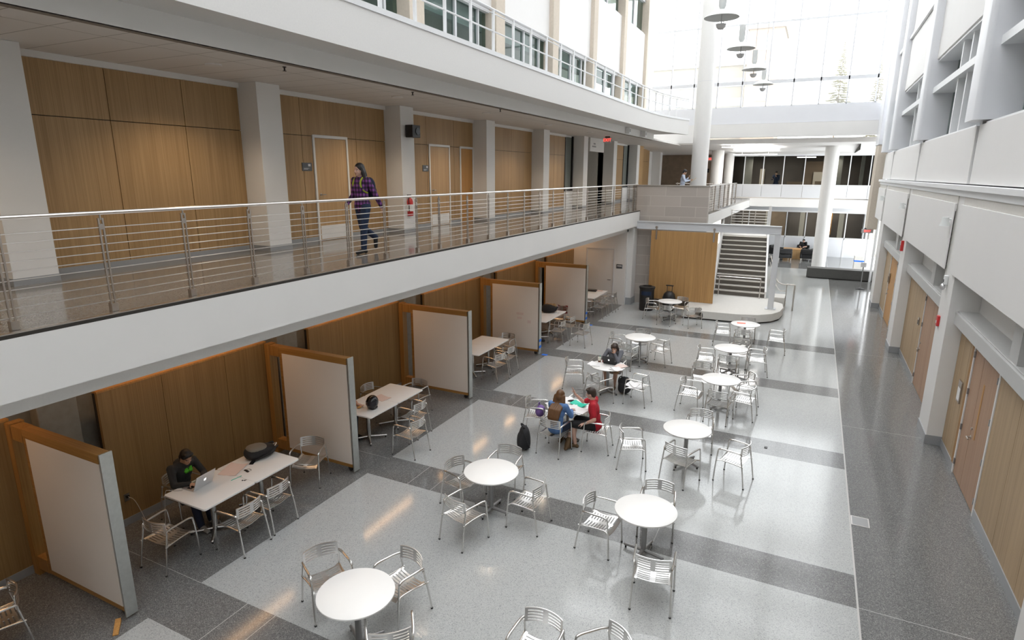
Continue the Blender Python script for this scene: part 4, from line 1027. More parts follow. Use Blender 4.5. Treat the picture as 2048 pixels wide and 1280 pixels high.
for x, y, lb in BT:
    lab = 'rectangular white table '+lb
    if proto is None:
        proto = rect_proto(); tag(proto, lab, 'table', 'rectangular bay tables'); proto.location = (x, y, 0)
    else: copy_tree(proto, (x, y, 0), 0, lab)

# ---- things on tables
TZ = .743
def laptop(loc, rz, lb, body, w=.33, d=.23, logo=True, op=1.95):
    t = thing('laptop', lb, 'laptop', loc, rz)
    b = MB().box(-w/2, w/2, 0, d, 0, .014).build('base', body, t, bevel=.004)
    MB().box(-w*.42, w*.42, d*.35, d*.35+.10*0+.085, .0141, .016).build('keyboard', 'screen_dark', b, smooth=0)
    c, s = math.cos(op), math.sin(op)   # lid swings about the rear edge
    ly = Vector((0, c, s)); nn = Vector((0, s, -c)); o0 = Vector((0, 0, .016))
    l = MB().obox(o0+ly*d/2, (w/2, 0, 0), ly*d/2, nn*.004).build('lid', body, t, bevel=.003)
    MB().obox(o0+ly*d/2+nn*.0045, (w*.47, 0, 0), ly*d*.44, nn*.0006).build('screen', 'screen_dark', l, smooth=0)
    if logo:
        q = o0+ly*d*.52-nn*.0046
        lm = MB()
        ap = [(0, .016), (.012, .022), (.020, .012), (.016, .004), (.020, -.006), (.011, -.022), (0, -.018), (-.011, -.022), (-.021, -.004), (-.018, .014), (-.010, .021)]
        vs = [q+Vector((x*1.1, 0, 0))+ly*z*1.1 for x, z in ap]
        lm.add(vs+[p-nn*.0008 for p in vs], [tuple(range(11)), tuple(range(21, 10, -1))]+[(i, (i+1) % 11, 11+(i+1) % 11, 11+i) for i in range(11)])
        lf = [q+Vector((.002, 0, 0))+ly*.026, q+Vector((.010, 0, 0))+ly*.036, q+Vector((.012, 0, 0))+ly*.030]
        lm.add(lf+[p-nn*.0008 for p in lf], [(0, 1, 2), (5, 4, 3), (0, 3, 4, 1), (1, 4, 5, 2), (2, 5, 3, 0)])
        lm.build('emblem', 'apple_glow', l, smooth=0)
    return t
# local +Y is towards the user
laptop((-8.05, 5.46, TZ), R_(96), 'open silver laptop facing the student in the dark hoodie', 'silver', .36, .25)
laptop((-4.30, 14.33, TZ), R_(-4), 'open black laptop facing the student in the grey jacket', 'black_plastic', .33, .23)
def sheet(name, loc, rz, w, d, m, lb, cat, n=1, h=.0025, curl=.012):
    mb = MB(); rnd = random.Random(int(abs(loc[0]*1000)+abs(loc[1]*777)))
    for i in range(n):
        ox, oy, a = (rnd.uniform(-.05, .05), rnd.uniform(-.05, .05), rnd.uniform(-.5, .5)) if i else (0, 0, 0)
        ca, sa = math.cos(a), math.sin(a)
        mb.grid(lambda u, v: (ox+ca*(u-.5)*w-sa*(v-.5)*d, oy+sa*(u-.5)*w+ca*(v-.5)*d, .004+i*h*1.6+curl*(2*u-1)**2*(.4+.6*v)), 6, 4, h, (0, 0, 1))
    o = mb.build(name, m, loc=loc, rz=rz); tag(o, lb, cat); return o
sheet('notebook', (-8.10, 6.05, TZ), .35, .30, .40, 'pink_paper', 'open pinkish notebook beside the silver laptop', 'notebook', 1, .006, .02)
t = thing('key_ring', 'small dark bunch of keys on the hoodie student table', 'keys', (-7.88, 6.12, TZ)); MB().box(-.04, .03, -.015, .015, 0, .01).box(.02, .07, -.03, .0, 0, .008).build('keys', 'black_plastic', t); MB().tube([(.05*math.cos(q)+.02, .03*math.sin(q)+.03, .006) for q in [i*PI/5 for i in range(11)]], .003, 6).build('ring', 'stainless', t)
tag(MB().cyl((-7.82, 5.78, TZ+.005), (-7.80, 5.96, TZ+.005), .0045, n=8).build('pencil', 'green_plastic'), 'green pencil lying in front of the pinkish notebook', 'pencil')
t = thing('earphones', 'tiny dark earbuds lying near the edge of the hoodie student table', 'earphones', (-7.66, 5.86, TZ)); MB().ell((0, 0, .008), (.009, .013, .008), 8, 6).ell((.03, .02, .008), (.009, .013, .008), 8, 6).build('buds', 'black_plastic', t); MB().tube(smooth_path([(0, 0, .006), (.04, .05, .004), (.03, .02, .006)], 4), .0025, 6).build('wire', 'black_plastic', t)
t = thing('phone', 'small black phone next to the backpack on the hoodie student table', 'phone', (-8.02, 6.36, TZ), .5); bx(-.035, .035, -.065, .065, 0, .010).build('body', 'black_plastic', t, bevel=.004); bx(-.031, .031, -.058, .058, .0101, .0105).build('screen', 'screen_dark', t, smooth=0)
def backpack(loc, rz, lb, m1, m2, L=.46, W=.32, H=.2, lying=True, rot=None):
    """rounded bag: body, front pocket, two straps, top handle (local: L along x, H up)"""
    t = thing('backpack', lb, 'backpack', loc, rz)
    if rot: t.rotation_euler = rot
    def pill(cx, cy, cz, a, b_, c, e=2.6, n=22, m=14):
        mb = MB(); vs = []
        sg = lambda v, p: math.copysign(abs(v)**p, v)
        for i in range(m+1):
            ph = -PI/2+PI*i/m
            for k in range(n):
                th = 2*PI*k/n
                vs.append((cx+a*sg(math.cos(ph), 2/e)*sg(math.cos(th), 2/e), cy+b_*sg(math.cos(ph), 2/e)*sg(math.sin(th), 2/e), cz+c*sg(math.sin(ph), 2/e)*(1-.22*(math.cos(th)*math.cos(ph)))))
        return mb.add(vs, [(i*n+k, i*n+(k+1) % n, (i+1)*n+(k+1) % n, (i+1)*n+k) for i in range(m) for k in range(n)])
    b = pill(0, 0, H/2, L/2, W/2, H/2).build('body', m1, t, smooth=80)
    pill(-.05, 0, H*.80, L*.33, W*.42, H*.34).build('front_pocket', m2, t, smooth=80)
    for s in (-1, 1): MB().tube(smooth_path([(L*.40, s*.07, H*.35), (L*.52, s*.10, H*.75), (L*.15, s*.19, H*.45), (-L*.30, s*.17, .03)], 5), .014, 8).build('strap', 'black_cloth', t)
    MB().tube(smooth_path([(L*.44, -.05, H*.6), (L*.56, 0, H*.8), (L*.44, .05, H*.6)], 5), .010, 8).build('handle', 'silver' if m2 == 'grey_cloth' else 'black_cloth', t)
    return t
backpack((-8.10, 6.60, TZ), R_(70), 'grey and black backpack lying on the hoodie student table', 'black_cloth', 'grey_cloth', .52, .36, .20)
backpack((-4.70, 10.36, .262), 0, 'black backpack standing on the floor left of the woman in blue', 'black_cloth', 'black_cloth', .50, .36, .24, rot=(PI/2*0, -PI/2, R_(30)))
backpack((-3.86, 14.52, .232), 0, 'black bag standing on the floor right of the laptop student', 'black_cloth', 'black_cloth', .44, .34, .26, rot=(0, -PI/2, R_(80)))
backpack((-3.56, 22.66, .44), 0, 'grey patterned backpack hanging on the chair near the stair platform', 'grey_cloth', 'black_cloth', .40, .32, .22, rot=(0, -PI/2, R_(-150)))
backpack((-8.02, 19.14, TZ), R_(15), 'lumpy black bag on the fourth bay table', 'black_cloth', 'black_cloth', .56, .40, .24)
t = thing('fleece', 'pale brown jacket heaped behind the black bag on the fourth bay table', 'jacket', (-8.10, 19.49, TZ)); MB().ell((0, 0, .121), (.18, .05, .12), 16, 10).ell((.12, .02, .14), (.10, .05, .11), 14, 8).ell((-.13, 0, .14), (.09, .05, .10), 14, 8).build('cloth', 'brown_card', t, smooth=80)
t = thing('red_jacket', 'dark red jacket draped over the chair at the end of the fourth bay table', 'jacket', (-7.95, 20.20, .40)); MB().grid(lambda u, v: (-.20+.40*u, .02+.05*math.sin(PI*v)+.02*math.sin(9*u), .36-.55*abs(v-.5)+.02*math.cos(7*u)), 12, 8, .012, (0, .3, 1)).build('cloth', 'red_cloth', t, smooth=80)
t = thing('tray', 'flat black tray with a lid on the farthest bay table', 'tray', (-7.98, 23.62, TZ), .1); bx(-.20, .20, -.14, .14, 0, .05).build('body', 'black_plastic', t, bevel=.012); bx(-.16, .16, -.10, .10, .05, .065).build('lid', 'screen_dark', t, bevel=.008)
sheet('folder', (-7.72, 23.80, TZ), .1, .30, .22, 'pink_paper', 'pale orange folder on the farthest bay table', 'folder', 1, .006)
# helmet
t = thing('motorcycle_helmet', 'glossy black motorcycle helmet on the second bay table', 'helmet', (-7.78, 9.20, TZ), R_(200))
mb = MB(); n, m = 28, 18; vs = []
for i in range(m+1):
    ph = PI*(.0+.80*i/m)
    for k in range(n):
        th = 2*PI*k/n
        r = (.125, .150, .140); vs.append((r[0]*math.sin(ph)*math.cos(th), r[1]*math.sin(ph)*math.sin(th)*(1.06 if math.sin(th) > 0 else 1), .145+r[2]*math.cos(ph)-(.02 if math.sin(th) > .6 and ph > 1.9 else 0)))
mb.add(vs, [(i*n+k, (i+1)*n+k, (i+1)*n+(k+1) % n, i*n+(k+1) % n) for i in range(m) for k in range(n)]).build('shell', 'helmet_gloss' if 'helmet_gloss' in M else 'black_plastic', t, smooth=80)
MB().grid(lambda u, v: (.132*math.cos(PI*(.12+.76*u)), .160*math.sin(PI*(.12+.76*u)), .11+.085*v), 14, 4, .006, (0, 1, 0)).build('visor', 'screen_dark', t, smooth=80)
MB().lathe([(.098, .03), (.105, .028), (.105, .045), (.098, .045)], 24).build('trim_edge', 'rubber', t)
t = thing('gloves', 'pair of brown gloves lying beside the black helmet', 'gloves', (-8.10, 9.08, TZ), .3)
for s in (-1, 1):
    g = MB().ell((s*.06, 0, .018), (.045, .075, .018), 12, 8)
    for q in range(4): g.cyl((s*.06-.03+.02*q, .06, .016), (s*.06-.034+.023*q, .135, .012), .011, .008, 8)
    g.build('glove', 'room_orange', t, smooth=80)
sheet('magazine', (-7.98, 9.75, TZ), -.2, .34, .26, 'pink_paper', 'pinkish open magazine beyond the black helmet', 'magazine', 1, .008, .015)
tag(MB().box(-8.5, -8.42, 13.98, 14.10, TZ, TZ+.035).build('small_box', 'blue_tape', bevel=.004), 'tiny blue box at the left of the bare bay table', 'box')
# laptop student table
sheet('papers', (-4.62, 14.15, TZ), .3, .24, .30, 'paper', 'white sheets left of the black laptop', 'papers', 3)
sheet('magazine', (-4.00, 14.30, TZ), -.3, .22, .30, 'pink_paper', 'pink and white magazine right of the black laptop', 'magazine', 2, .005)
sheet('papers', (-4.03, 14.06, TZ), .8, .22, .28, 'paper', 'white sheets at the right front of the laptop student table', 'papers', 3)
t = thing('iced_drink', 'clear plastic cup of brown iced drink left of the black laptop', 'cup', (-4.58, 14.38, TZ)); MB().lathe([(0, 0), (.033, 0), (.045, .14), (.043, .14), (.040, .135), (0, .13)], 20).build('cup', 'clear_cup', t); MB().lathe([(.0335, .002), (.0395, .055), (.0405, .055), (.034, .002)], 20).build('drink', 'brown_drink', t); MB().cyl((0, 0, .10), (.025, -.03, .20), .004, n=6).build('straw', 'green_plastic', t)
t = thing('small_bottle', 'short dark red bottle beside the black laptop', 'bottle', (-4.50, 14.45, TZ)); MB().lathe([(0, 0), (.025, 0), (.025, .06), (.012, .08), (.012, .10), (0, .10)], 16).build('body', 'red_cloth', t)
sheet('papers', (-3.50, 13.90, .425), .3, .30, .34, 'paper', 'crumpled white papers on the chair right of the laptop student', 'papers', 4, .004, .03)
# paper-strewn table
sheet('papers', (-4.36, 11.42, TZ), .2, .28, .36, 'paper', 'white sheets on the far part of the paper-strewn table', 'papers', 3)
sheet('open_book', (-3.93, 11.02, TZ), -.5, .42, .30, 'paper', 'large open white book in front of the man in red', 'book', 2, .010, .03)
sheet('green_folder', (-4.02, 11.32, TZ+.02), -.35, .34, .20, 'green_plastic', 'bright green plastic folder among the papers', 'folder', 1, .010, .03)
sheet('papers', (-4.50, 11.08, TZ), .9, .26, .32, 'paper', 'white sheets left of the woman in blue', 'papers', 2)
t = thing('pencil_case', 'small black pencil case on the papers between the two students', 'case', (-4.22, 11.42, TZ+.012), .6); MB().ell((0, 0, .02), (.09, .03, .02), 14, 8).build('case', 'black_cloth', t, smooth=80)
t = thing('purple_bag', 'purple cloth bag on the chair left of the woman in blue', 'bag', (-4.80, 11.08, .43)); MB().ell((0, 0, .13), (.10, .14, .13), 14, 10).build('body', 'purple_cloth', t, smooth=80); MB().tube(smooth_path([(-.03, -.06, .22), (-.03, 0, .32), (-.03, .06, .22)], 5), .010, 8).build('handle', 'purple_cloth', t)
# flyer
o = sheet('flyer', (-1.76, 20.58, TZ), .12, .26, .19, 'orange_flyer', 'orange-red flyer on the far round table', 'flyer', 1, .002, .003)
t = thing('wall_outlet', 'small wall outlet low on the oak lining behind the nearest bay chair', 'outlet', (-9.296, 5.0, .47)); bx(-.003, .006, -.04, .04, -.06, .06).build('plate', 'stainless', t); bx(.006, .045, -.02, .02, .0, .04).build('plug', 'black_plastic', t)
tag(MB().tube(smooth_path([(-9.25, 5.0, .49), (-9.12, 5.02, .44), (-8.98, 5.04, .18), (-8.85, 5.02, .01), (-8.6, 4.96, .008), (-8.44, 5.0, .05), (-8.42, 5.04, .45), (-8.41, 5.08, .74), (-8.37, 5.12, .765), (-8.30, 5.17, .752), (-8.22, 5.23, .750)], 6), .0045, 6).build('power_cord', 'cable_white'), 'pale thin cord looping from the wall outlet towards the silver laptop', 'cord')
# ---- bins, suitcase
t = thing('waste_bin', 'tall round black waste bin with a dark blue band by the stone wall', 'bin', (-5.86, 24.42, 0))
MB().lathe([(0, 0), (.27, 0), (.285, .03), (.30, .88), (.315, .90), (.315, .95), (.29, .96), (0, .93)], 36).build('body', 'bin_black', t)
MB().lathe([(.313, .93), (.328, .935), (.328, .985), (.20, 1.02), (.19, 1.0), (.19, .96)], 36).build('lid', 'bin_black', t)
MB().grid(lambda u, v: (.302*math.cos(-2.2+1.5*u), .302*math.sin(-2.2+1.5*u), .66+.16*v), 10, 1, .004, (0, 1, 0)).build('emblem_band', 'bin_blue', t, smooth=80)
t = thing('trolley_case', 'rounded black trolley case with raised twin handle before the oak sliding panel', 'suitcase', (-5.00, 24.72, 0))
MB().lathe([(0, .06), (.20, .06), (.25, .12), (.26, .55), (.22, .70), (.12, .80), (0, .82)], 28).build('body', 'bin_black', t, smooth=60)
MB().lathe([(.262, .50), (.272, .51), (.272, .55), (.262, .56)], 28).build('seam', 'rubber', t)
MB().cyl((-.10, 0, .76), (-.10, 0, 1.04), .012).cyl((.10, 0, .76), (.10, 0, 1.04), .012).box(-.15, .15, -.03, .03, 1.03, 1.07).build('handle', 'black_plastic', t)
for x in (-.15, .15): MB().cyl((x-.02, -.08, .035), (x+.02, -.08, .035), .035, n=12).cyl((x-.02, .08, .035), (x+.02, .08, .035), .035, n=12).build('wheel', 'rubber', t)
# ---- far floor things
t = thing('low_bench', 'long low dark slab bench across the far floor before the round column', 'bench', (1.61, 36.95, 0)); bx(-1.64, 1.64, -.35, .35, .04, .55).build('slab', 'concrete_dark' if 'concrete_dark' in M else 'column_grey', t, bevel=.01); bx(-1.55, 1.55, -.28, .28, 0, .04).build('plinth', 'dark_gap', t)
t = thing('stanchion', 'thin dark post on a round base standing right of the low dark bench', 'stanchion', (2.45, 34.0, 0)); MB().lathe([(0, 0), (.21, 0), (.21, .02), (.10, .06), (0, .07)], 24).build('base', 'black_plastic', t); MB().cyl((0, 0, .06), (0, 0, 1.10), .025).build('pole', 'column_grey', t); bx(-.12, .12, -.01, .01, 1.10, 1.32).build('sign', 'paper', t)
t = thing('beige_bin', 'small beige bin with a blue stripe far behind the thin post', 'bin', (2.62, 40.2, 0)); bx(-.25, .25, -.25, .25, 0, .95).build('body', 'precast', t, bevel=.02); bx(-.255, .255, -.255, .255, .62, .70).build('stripe', 'blue_tape', t, smooth=0)
def lounge_chair(loc, rz, lb):
    t = thing('lounge_chair', lb, 'armchair', loc, rz, 'black lounge chairs')
    bx(-.40, .40, -.38, .38, .16, .42).build('seat', 'leather_black', t, bevel=.04)
    bx(-.40, .40, -.42, -.24, .42, .78).build('backrest', 'leather_black', t, bevel=.05)
    for s in (-1, 1):
        bx(s*.30, s*.42, -.40, .38, .16, .60).build('armrest', 'leather_black', t, bevel=.04)
        for y in (-.34, .34): MB().cyl((s*.36, y, 0), (s*.36, y, .17), .018).build('leg', 'rail_steel', t)
    return t
L0 = lounge_chair((-1.50, 43.75, 0), R_(15), 'black lounge chair at the left of the far seating group')
copy_tree(L0, (-.10, 44.10, 0), R_(-5), 'black lounge chair with its back to the viewer beside the white round column')
copy_tree(L0, (-.45, 46.2, 0), R_(178), 'black lounge chair at the rear of the far seating group holding a reclining person')
copy_tree(L0, (.52, 46.0, 0), R_(165), 'black lounge chair at the rear right of the far seating group')
copy_tree(L0, (-2.05, 45.6, 0), R_(-110), 'black lounge chair half hidden behind the steel post')
t = thing('wood_cube_table', 'square orange-brown wooden table in the middle of the far lounge chairs', 'table', (-1.05, 45.0, 0)); bx(-.55, .55, -.5, .5, .0, .62).build('body', 'oak_door', t, bevel=.01); bx(-.57, .57, -.52, .52, .62, .65).build('top', 'oak_orange', t, bevel=.005)
# ---- right wall fittings
def plate(name, x, y, z, lb, cat, m, w=.12, h=.2, d=.03, m2=None):
    t = thing(name, lb, cat, (x, y, z)); bx(-d, .002, -w/2, w/2, -h/2, h/2).build('plate', m, t, bevel=.003)
    if m2: bx(-d-.003, -d, -w*.36, w*.36, -h*.40, h*.18).build('insert', m2, t, smooth=0)
    return t
plate('door_notice', 2.90, 13.66, 1.45, 'grey notice holder with a white sheet left of the double oak doors', 'notice', 'stainless', .26, .42, .025, 'paper')
plate('card_reader', 2.90, 19.30, 1.62, 'small round-edged metal card reader left of the single oak door', 'card reader', 'stainless', .14, .2, .03, 'screen_dark')
plate('push_plate', 2.905, 16.7, 1.18, 'tall narrow metal plate on the oak door leaf beside the near white pier', 'door plate', 'stainless', .12, .55, .02, 'column_grey')
plate('card_reader', 2.885, 27.2, 1.62, 'dark metal lock box on the farthest orange oak door', 'lock', 'stainless', .22, .4, .03, 'screen_dark')
t = thing('fire_alarm', 'small red fire alarm pull on the white pier of the right wall', 'alarm', (2.62, 15.12, 2.51)); bx(-.05, .002, -.07, .07, -.11, .11).build('box', 'red_paint', t, bevel=.008); bx(-.055, -.05, -.03, .03, -.05, .0).build('pull', 'sign_white', t)
t0 = None
for y, w in ((15.35, 'nearest'), (22.85, 'second'), (29.95, 'farthest')):
    lb = 'pale adjustable wall spotlight between the white panels, %s of the three' % w
    if t0 is None:
        t0 = thing('wall_spotlight', lb, 'lamp', (2.60, y, 4.60), 0, 'wall spotlights'); MB().cyl((0, 0, .02), (-.10, 0, .02), .02).build('arm', 'pendant_white', t0); MB().lathe([(.06, .06), (.065, -.02), (.10, -.12), (.09, -.12), (.055, -.02)], 18, (-.14, 0, 0)).build('shade', 'pendant_white', t0, smooth=60); bx(-.02, .02, -.05, .05, -.03, .08).build('bracket', 'pendant_white', t0)
    else: copy_tree(t0, (2.60, y, 4.60), 0, lb)
t = thing('strobe_alarm', 'red and white strobe alarm box under the second white panel joint', 'alarm', (2.60, 22.4, 3.35)); bx(-.06, .02, -.06, .06, -.16, .16).build('box', 'red_paint', t, bevel=.008); bx(-.075, -.06, -.045, .045, .02, .14).build('lens', 'sign_white', t, bevel=.008)
t = thing('strobe_alarm', 'clear and chrome strobe alarm hanging under the nearest white panel joint', 'alarm', (2.60, 14.98, 3.36)); bx(-.05, .02, -.05, .05, -.05, .14).build('box', 'sign_white', t, bevel=.008); MB().ell((-.05, 0, -.10), (.05, .05, .07), 14, 8).build('lens', 'silver', t); bx(-.06, -.05, -.03, .03, .0, .06).build('slot', 'screen_dark', t)
t = thing('joint_shadow_strip', 'thin dark strip painted as a line of conduit in the nearest panel joint', 'shadow', (2.59, 15.27, 3.6)); bx(-.008, .008, -.02, .02, 0, 1.2).build('shadow_strip', 'black_plastic', t)  # black strip stands in for the shadow line in the joint
t = thing('joint_shadow_strip', 'thin dark strip painted as a line of conduit in the second panel joint', 'shadow', (2.59, 22.77, 3.6)); bx(-.008, .008, -.02, .02, 0, 1.2).build('shadow_strip', 'black_plastic', t)  # same dark strip imitating shade in the joint
t = thing('floor_box', 'metal-rimmed floor box cover set in the dark walkway at right', 'floor box', (1.22, 10.38, 0)); MB().box(-.13, .13, -.15, -.135, 0, .006).box(-.13, .13, .135, .15, 0, .006).box(-.13, -.115, -.135, .135, 0, .006).box(.115, .13, -.135, .135, 0, .006).build('rim', 'rail_steel', t); bx(-.115, .115, -.135, .135, 0, .004).build('cover', 'column_grey', t)
tag(MB().box(-.40, -.34, 12.60, 12.68, 0, .012).build('dropped_scrap', 'black_plastic', bevel=.003), 'tiny dark scrap lying on the bright floor right of the tables', 'litter')
sheet('crumpled_paper', (-7.42, 2.72, .002), .4, .10, .2, 'paper', 'crumpled pale scrap on the dark floor at lower left', 'litter', 2, .004, .02)
# ---- outside the curtain wall
t = thing('brick_tower', 'pale pinkish brick tower seen faintly through the curtain wall', 'building', (-8.0, 92, 0))
bx(-2.4, 1.9, 0, 8, 0, 24.6).build('wall', 'ext_brick', t); MB().box(-2.6, 2.1, -.2, 8.2, 24.3, 24.9).build('cornice', 'ext_stone', t)
for z in (15.2, 18.4, 21.6): bx(-1.1, .5, -.05, .02, z, z+1.9).build('window', 'ext_window', t)
t = thing('long_stone_building', 'long low stone building seen faintly at left through the curtain wall', 'building', (-20.0, 95, 0))
bx(-9, 9.3, 0, 12, 0, 20.4).build('wall', 'ext_stone', t); MB().box(-9.2, 9.35, -.3, 12, 20.4, 20.9).build('cornice', 'precast', t)
for z in (15.0, 17.6): bx(-8.6, 9.2, -.06, .02, z, z+1.1).build('window_band', 'ext_window', t)
def fir(loc, h, lb, seed):
    t = thing('fir_tree', lb, 'tree', loc, 0, 'fir trees outside'); rnd = random.Random(seed)
    MB().cyl((0, 0, 0), (0, 0, h), .16, .02, 8).build('trunk', 'bark', t)
    mb = MB(); z = h*.52
    while z < h*.99:
        r = (h-z)*.24+.08
        for k in range(9):
            a = rnd.uniform(0, 2*PI); l = r*rnd.uniform(.7, 1.1); c, s = math.cos(a), math.sin(a); dz = -l*.18
            w = l*.16+.03
            mb.add([(0, 0, z), (c*l*.5-s*w, s*l*.5+c*w, z+dz*.5+.03), (c*l, s*l, z+dz+.08), (c*l*.5+s*w, s*l*.5-c*w, z+dz*.5+.03), (c*l*.5, s*l*.5, z+dz*.5-.12)], [(0, 1, 2, 3), (0, 3, 4), (3, 2, 4), (2, 1, 4), (1, 0, 4)])
        z += .20+.012*(h-z)
    mb.build('foliage', 'fir_green', t, smooth=0)
fir((1.1, 90, 0), 21.6, 'tall pale fir tree seen through the curtain wall, left of the two', 3)
fir((6.3, 106, 0), 21.6, 'pale fir tree seen through the curtain wall beside the right facade', 5)
t = tag(bx(-60, 60, 50.9, 140, -.3, -.1).build('outdoor_ground', 'ext_stone', smooth=0), '', ''); del t['label']; del t['category']; struct(t)
# ================================================================ PEOPLE
def cap(mb, p0, r0, p1, r1, n=14):
    p0, p1 = Vector(p0), Vector(p1)
    if (p1-p0).length > 1e-4: mb.cyl(p0, p1, r0, r1, n)
    mb.ell(p0, (r0,)*3, n, 8); mb.ell(p1, (r1,)*3, n, 8)
def chain(mb, pts, rs):
    for i in range(len(pts)-1): cap(mb, pts[i], rs[i], pts[i+1], rs[i+1])
def frame(fwd, up=(0, 0, 1)):
    f = Vector(fwd).normalized(); u0 = Vector(up); r = f.cross(u0).normalized(); u = r.cross(f)
    return Matrix((r, f, u)).transposed()          # columns: right, forward, up
def fuse(mb, name, mats, parent, vox=.010, sm=3):
    """union of overlapping shapes into one continuous skin (voxel remesh, relaxed)"""
    me = bpy.data.meshes.new('tmp'); me.from_pydata(mb.v, [], mb.f)
    bm = bmesh.new(); bm.from_mesh(me); bmesh.ops.recalc_face_normals(bm, faces=bm.faces); bm.to_mesh(me); bm.free()
    o = bpy.data.objects.new('tmp', me); COL.objects.link(o)
    r = o.modifiers.new('r', 'REMESH'); r.mode = 'VOXEL'; r.voxel_size = vox; r.use_smooth_shade = True
    if sm: s = o.modifiers.new('s', 'SMOOTH'); s.factor = .5; s.iterations = sm
    dg = bpy.context.evaluated_depsgraph_get()
    m2 = bpy.data.meshes.new_from_object(o.evaluated_get(dg))
    bpy.data.objects.remove(o); bpy.data.meshes.remove(me)
    m2.name = name; m2.materials.clear()
    for q in mats: m2.materials.append(M[q])
    for p in m2.polygons: p.use_smooth = True; p.material_index = 0
    ob = bpy.data.objects.new(name, m2); COL.objects.link(ob)
    if parent is not None: ob.parent = parent
    return ob
def hand(mb, wrist, d, pn, side, curl=.35, spread=.08, k=1.0):
    """palm, four unequal fingers with knuckle bends, thumb from the side of the palm"""
    w = Vector(wrist); d = Vector(d).normalized(); pn = Vector(pn); pn = (pn-pn.dot(d)*d).normalized()
    lat = d.cross(pn).normalized()*side            # towards the thumb side
    c = w+d*.05*k
    R = Matrix((lat, d, pn)).transposed()
    mb.ell(c, (.040*k, .054*k, .017*k), 14, 10, R)
    cap(mb, w, .022*k, w+d*.02*k, .024*k)
    for i, L in enumerate((.070, .080, .074, .056)):
        off = (.028-.0185*i)*k
        p = w+d*(.086-.004*abs(i-1))*k+lat*off; a = curl*(.7+.12*i); dirn = (d+lat*spread*(1.2-.8*i)).normalized(); r = .0088*k
        pts = [p-dirn*.012]; ang = 0
        for s, fr in enumerate((.45, .32, .23)):
            ang += a*(.6 if s == 0 else 1.0)
            pts.append(pts[-1]+(dirn*math.cos(ang)+pn*math.sin(ang)).normalized()*L*fr*k*1.05)
        chain(mb, pts, [r, r*.95, r*.9, r*.8])
    tb = w+d*.028*k+lat*.030*k+pn*.004
    t1 = tb+(d*.55+lat*.75+pn*.25).normalized()*.036*k; t2 = t1+(d*.85+lat*.35+pn*.35).normalized()*.030*k
    chain(mb, [tb, t1, t2], [.013*k, .0105*k, .0085*k])
def head_shapes(mb, hc, H, k=1.0):
    """skull, jaw, nose, ears, brow, chin around head centre hc with frame H"""
    P = lambda x, y, z: Vector(hc)+H @ Vector((x, y, z))*k
    mb.ell(P(0, -.008, .025), (.073*k, .092*k, .098*k), 22, 16, H)
    mb.ell(P(0, .022, -.045), (.056*k, .066*k, .068*k), 18, 12, H)
    mb.ell(P(0, .062, -.088), (.026*k, .022*k, .020*k), 12, 8, H)
    mb.ell(P(0, .070, .012), (.050*k, .018*k, .012*k), 12, 8, H)
    chain(mb, [P(0, .084, .008), P(0, .102, -.028)], [.009*k, .0125*k])
    for s in (-1, 1):
        mb.ell(P(s*.074, -.006, -.008), (.010*k, .020*k, .031*k), 10, 8, H)
        mb.ell(P(s*.036, .062, -.030), (.022*k, .018*k, .020*k), 10, 8, H)
    mb.ell(P(0, .080, -.058), (.022*k, .010*k, .010*k), 10, 8, H)
def paint_face(ob, hc, H, k=1.0, brow=3):
    """eyes, brows and mouth as face colours of the one body mesh (slots: skin, eye_dark, eye_white, lip, hair)"""
    Hi = H.transposed(); hc = Vector(hc)
    for p in ob.data.polygons:
        q = Hi @ (p.center-hc)/k
        if q.y < .05: continue
        for s in (-1, 1):
            dx = q.x-s*.031; dz = q.z+.004
            if dx*dx/(.0065**2)+dz*dz/(.0065**2) < 1: p.material_index = 1
            elif dx*dx/(.015**2)+dz*dz/(.007**2) < 1: p.material_index = 2
            if abs(dx) < .018 and abs(q.z-.022+abs(dx)*.15) < .005: p.material_index = 4
        if abs(q.x) < .023 and abs(q.z+.062) < .007: p.material_index = 3
